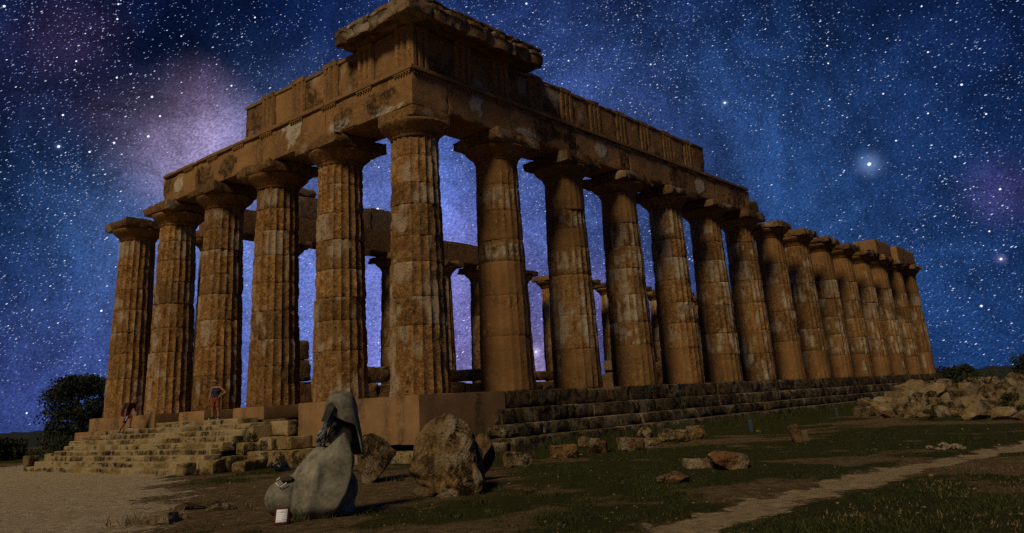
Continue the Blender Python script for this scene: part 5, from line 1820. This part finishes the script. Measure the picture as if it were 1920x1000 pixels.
# scrub growing between the fallen blocks
for k, (x, y, h, w, lab) in enumerate([(24.5, -10.2, 1.0, 1.4, 'green scrub among the blocks in the middle of the rubble heap'), (19.6, -11.9, 0.6, 0.7, 'small green scrub at the front foot of the rubble heap'), (33.0, -11.3, 1.4, 2.6, 'dull scrub bush at the back of the rubble heap, towards its right end'),
                                       (18.6, -14.9, 0.85, 1.1, 'green tuft low among the blocks near the right edge of the rubble heap'), (15.9, -12.3, 0.45, 0.5, 'tiny dark weed standing just in front of the rubble heap')]):
    tree('scrub_bush', lab, (x, y, gz(x, y) - 0.05), h, w, 40 + k, n=1500, leaf=0.10, mat=M_SCRUB if k % 2 == 0 else M_GRASS, nclump=12, cat='bush')


# far wooded ridge
def far_ridge():
    rng = np.random.default_rng(8)
    pts = []
    th = np.linspace(-0.6, 1.6, 420)
    d = 420.0
    X, Y = d * np.cos(th) - 10, d * np.sin(th) - 20
    hgt = 2.5 + 7.0 * np.clip(fbm(np.stack([th * 7, th * 0, th * 0], 1), 4, 3) - 0.15, 0, 1) + 2.5 * fbm(np.stack([th * 60, th * 0, th * 0], 1), 3, 4)
    hgt = hgt * (1 - 0.85 * sstep(th, 0.55, 1.0))
    V, rows = [], 7
    for r in range(rows):
        s = r / (rows - 1)
        V.append(np.stack([X * (1 + 0.12 * s), Y * (1 + 0.12 * s), -9.0 + (hgt + 7.5) * math.sin(s * math.pi / 2) + 0 * X], 1))
    for s in (0.5, 0.0):
        V.append(np.stack([X * 1.3, Y * 1.3, -16.0 + (hgt + 14) * s * 0.8], 1))
    V = np.concatenate(V)
    V += rng.normal(0, 0.25, V.shape)
    o = mesh_obj('hills', V, grid_faces(len(th), rows + 2), M_HILL, sharp=None)
    tag(o, kind='structure')


M_HILL = leaf_mat('far_wooded_slope', (0.012, 0.020, 0.012), (0.036, 0.044, 0.020))
far_ridge()


# ------------------------------------------------------------------ grass, weeds and gravel
def scatter_grass():
    rng = np.random.default_rng(31)
    n = 240000
    # denser near the viewer
    r = 9 + 34 * rng.uniform(size=n) ** 1.6
    a = YAW + rng.uniform(-0.66, 0.66, n)
    x, y = CAM_POS.x + r * np.cos(a), CAM_POS.y + r * np.sin(a)
    s, g, p = ground_masks(x, y)
    cl = fbm(np.stack([x, y, 0 * x], 1) * 1.5, 3, 71)
    ok = (g * sstep(cl, 0.40, 0.58) > rng.uniform(size=n)) & (p < 0.35) & (s < 0.4)
    ok &= ~((y > -2.8) & (x > -1.0)) & ~((x > -4.9) & (y > -2.5))
    x, y = x[ok], y[ok]
    z = ground_h(x, y)
    m = len(x)
    h = rng.uniform(0.020, 0.060, m) * (0.7 + 0.9 * sstep(fbm(np.stack([x, y, 0 * x], 1) * 0.9 + 5, 3, 72), 0.45, 0.7))
    az = rng.uniform(0, 6.283, m)
    w = rng.uniform(0.006, 0.013, m)
    lean = rng.normal(0, 0.5, (m, 2)) * h[:, None]
    b = np.stack([x, y, z - 0.005], 1)
    sx = np.stack([np.cos(az) * w, np.sin(az) * w, 0 * w], 1)
    tip = b + np.stack([lean[:, 0], lean[:, 1], h], 1)
    V = np.stack([b - sx, b + sx, tip], 1).reshape(-1, 3)
    F = np.arange(3 * m).reshape(m, 3)
    o = mesh_obj('grass', V, F, M_GRASS, smooth=False)
    tag(o, 'short dark grass over the ground beside the temple', 'grass', kind='stuff')


scatter_grass()


def tufts(name, label, spots, mat, seed, cat='weeds', blades=70, hh=(0.10, 0.28), spread=0.16):
    rng = np.random.default_rng(seed)
    VV = []
    for (sx_, sy_, k) in spots:
        m = int(blades * k)
        x = sx_ + rng.normal(0, spread * k, m)
        y = sy_ + rng.normal(0, spread * k, m)
        z = ground_h(x, y)
        h = rng.uniform(*hh, m) * k
        az = rng.uniform(0, 6.283, m)
        w = rng.uniform(0.006, 0.014, m)
        b = np.stack([x, y, z - 0.01], 1)
        s = np.stack([np.cos(az) * w, np.sin(az) * w, 0 * w], 1)
        ln = rng.normal(0, 0.45, (m, 2)) * h[:, None]
        VV.append(np.stack([b - s, b + s, b + np.stack([ln[:, 0], ln[:, 1], h], 1)], 1).reshape(-1, 3))
    V = np.concatenate(VV)
    o = mesh_obj(name, V, np.arange(len(V)).reshape(-1, 3), mat, smooth=False)
    tag(o, label, cat, kind='stuff')


tufts('dry_grass', 'dry straw tufts by the flat rock at the lower left', [(-13.15, -7.05, 1.0), (-12.95, -7.45, 0.8), (-12.45, -7.3, 0.7), (-11.9, -6.1, 0.7), (-11.2, -5.6, 0.7), (-10.9, -6.9, 0.6)], M_DRY, 3)
tufts('weeds', 'green weeds around the sculpture foot and the boulders', [(-11.9, -9.9, 0.6), (-11.5, -10.15, 0.6), (-10.9, -10.2, 0.5), (-8.0, -9.9, 0.5), (-7.4, -9.9, 0.6), (-6.6, -6.3, 0.7), (-7.9, -8.9, 0.5), (-3.1, -7.4, 0.8), (-0.5, -6.9, 0.8), (1.6, -6.7, 1.0), (1.4, -6.3, 1.1), (4.6, -7.2, 0.8), (6.7, -7.0, 0.8), (-2.6, -12.9, 0.7), (-5.7, -13.3, 0.6)], M_GRASS, 4)
rngt = np.random.default_rng(6)
tufts('steps_weeds', 'dark weeds growing along the foot of the temple steps', [(x, -2.95 - abs(rngt.normal(0, 0.25)), rngt.uniform(0.8, 1.6)) for x in np.arange(2.5, 46, 0.42)], M_GRASS, 5, hh=(0.15, 0.36), spread=0.2)
tufts('straw_litter', 'dry straw and twigs on the ground at the lower right', [(rngt.uniform(-9.5, -2), rngt.uniform(-19.6, -17.2), rngt.uniform(0.25, 0.55)) for _ in range(70)], M_DRY, 7, blades=60, hh=(0.06, 0.16), spread=0.5)


def gravel():
    rng = np.random.default_rng(55)
    VV, FF, off = [], [], 0
    base = [rock_mesh((1, 0.8, 0.6), 5000 + k, 1, cuts=3, rough=0.1) for k in range(8)]
    n = 0
    while n < 900:
        r = 8.5 + 28 * rng.uniform() ** 1.5
        a = YAW + rng.uniform(-0.66, 0.66)
        x, y = CAM_POS.x + r * math.cos(a), CAM_POS.y + r * math.sin(a)
        if (y > -2.9 and x > -1.2) or (x > -4.9 and y > -2.6):
            continue
        s = rng.uniform(0.015, 0.055) * (1 if rng.uniform() < 0.93 else 1.9)
        V, F = base[n % 8]
        V = orient(V * s, rng.uniform(0, 6.28), loc=(x, y, gz(x, y) - 0.006))
        VV.append(V)
        FF.append(F + off)
        off += len(V)
        n += 1
    o = mesh_obj('gravel', np.concatenate(VV), np.concatenate(FF), M_RUB, mask=np.tile([0.4, 0, 0], (off, 1)), sharp=40)
    tag(o, 'loose pebbles strewn over the ground', 'gravel', kind='stuff')


gravel()
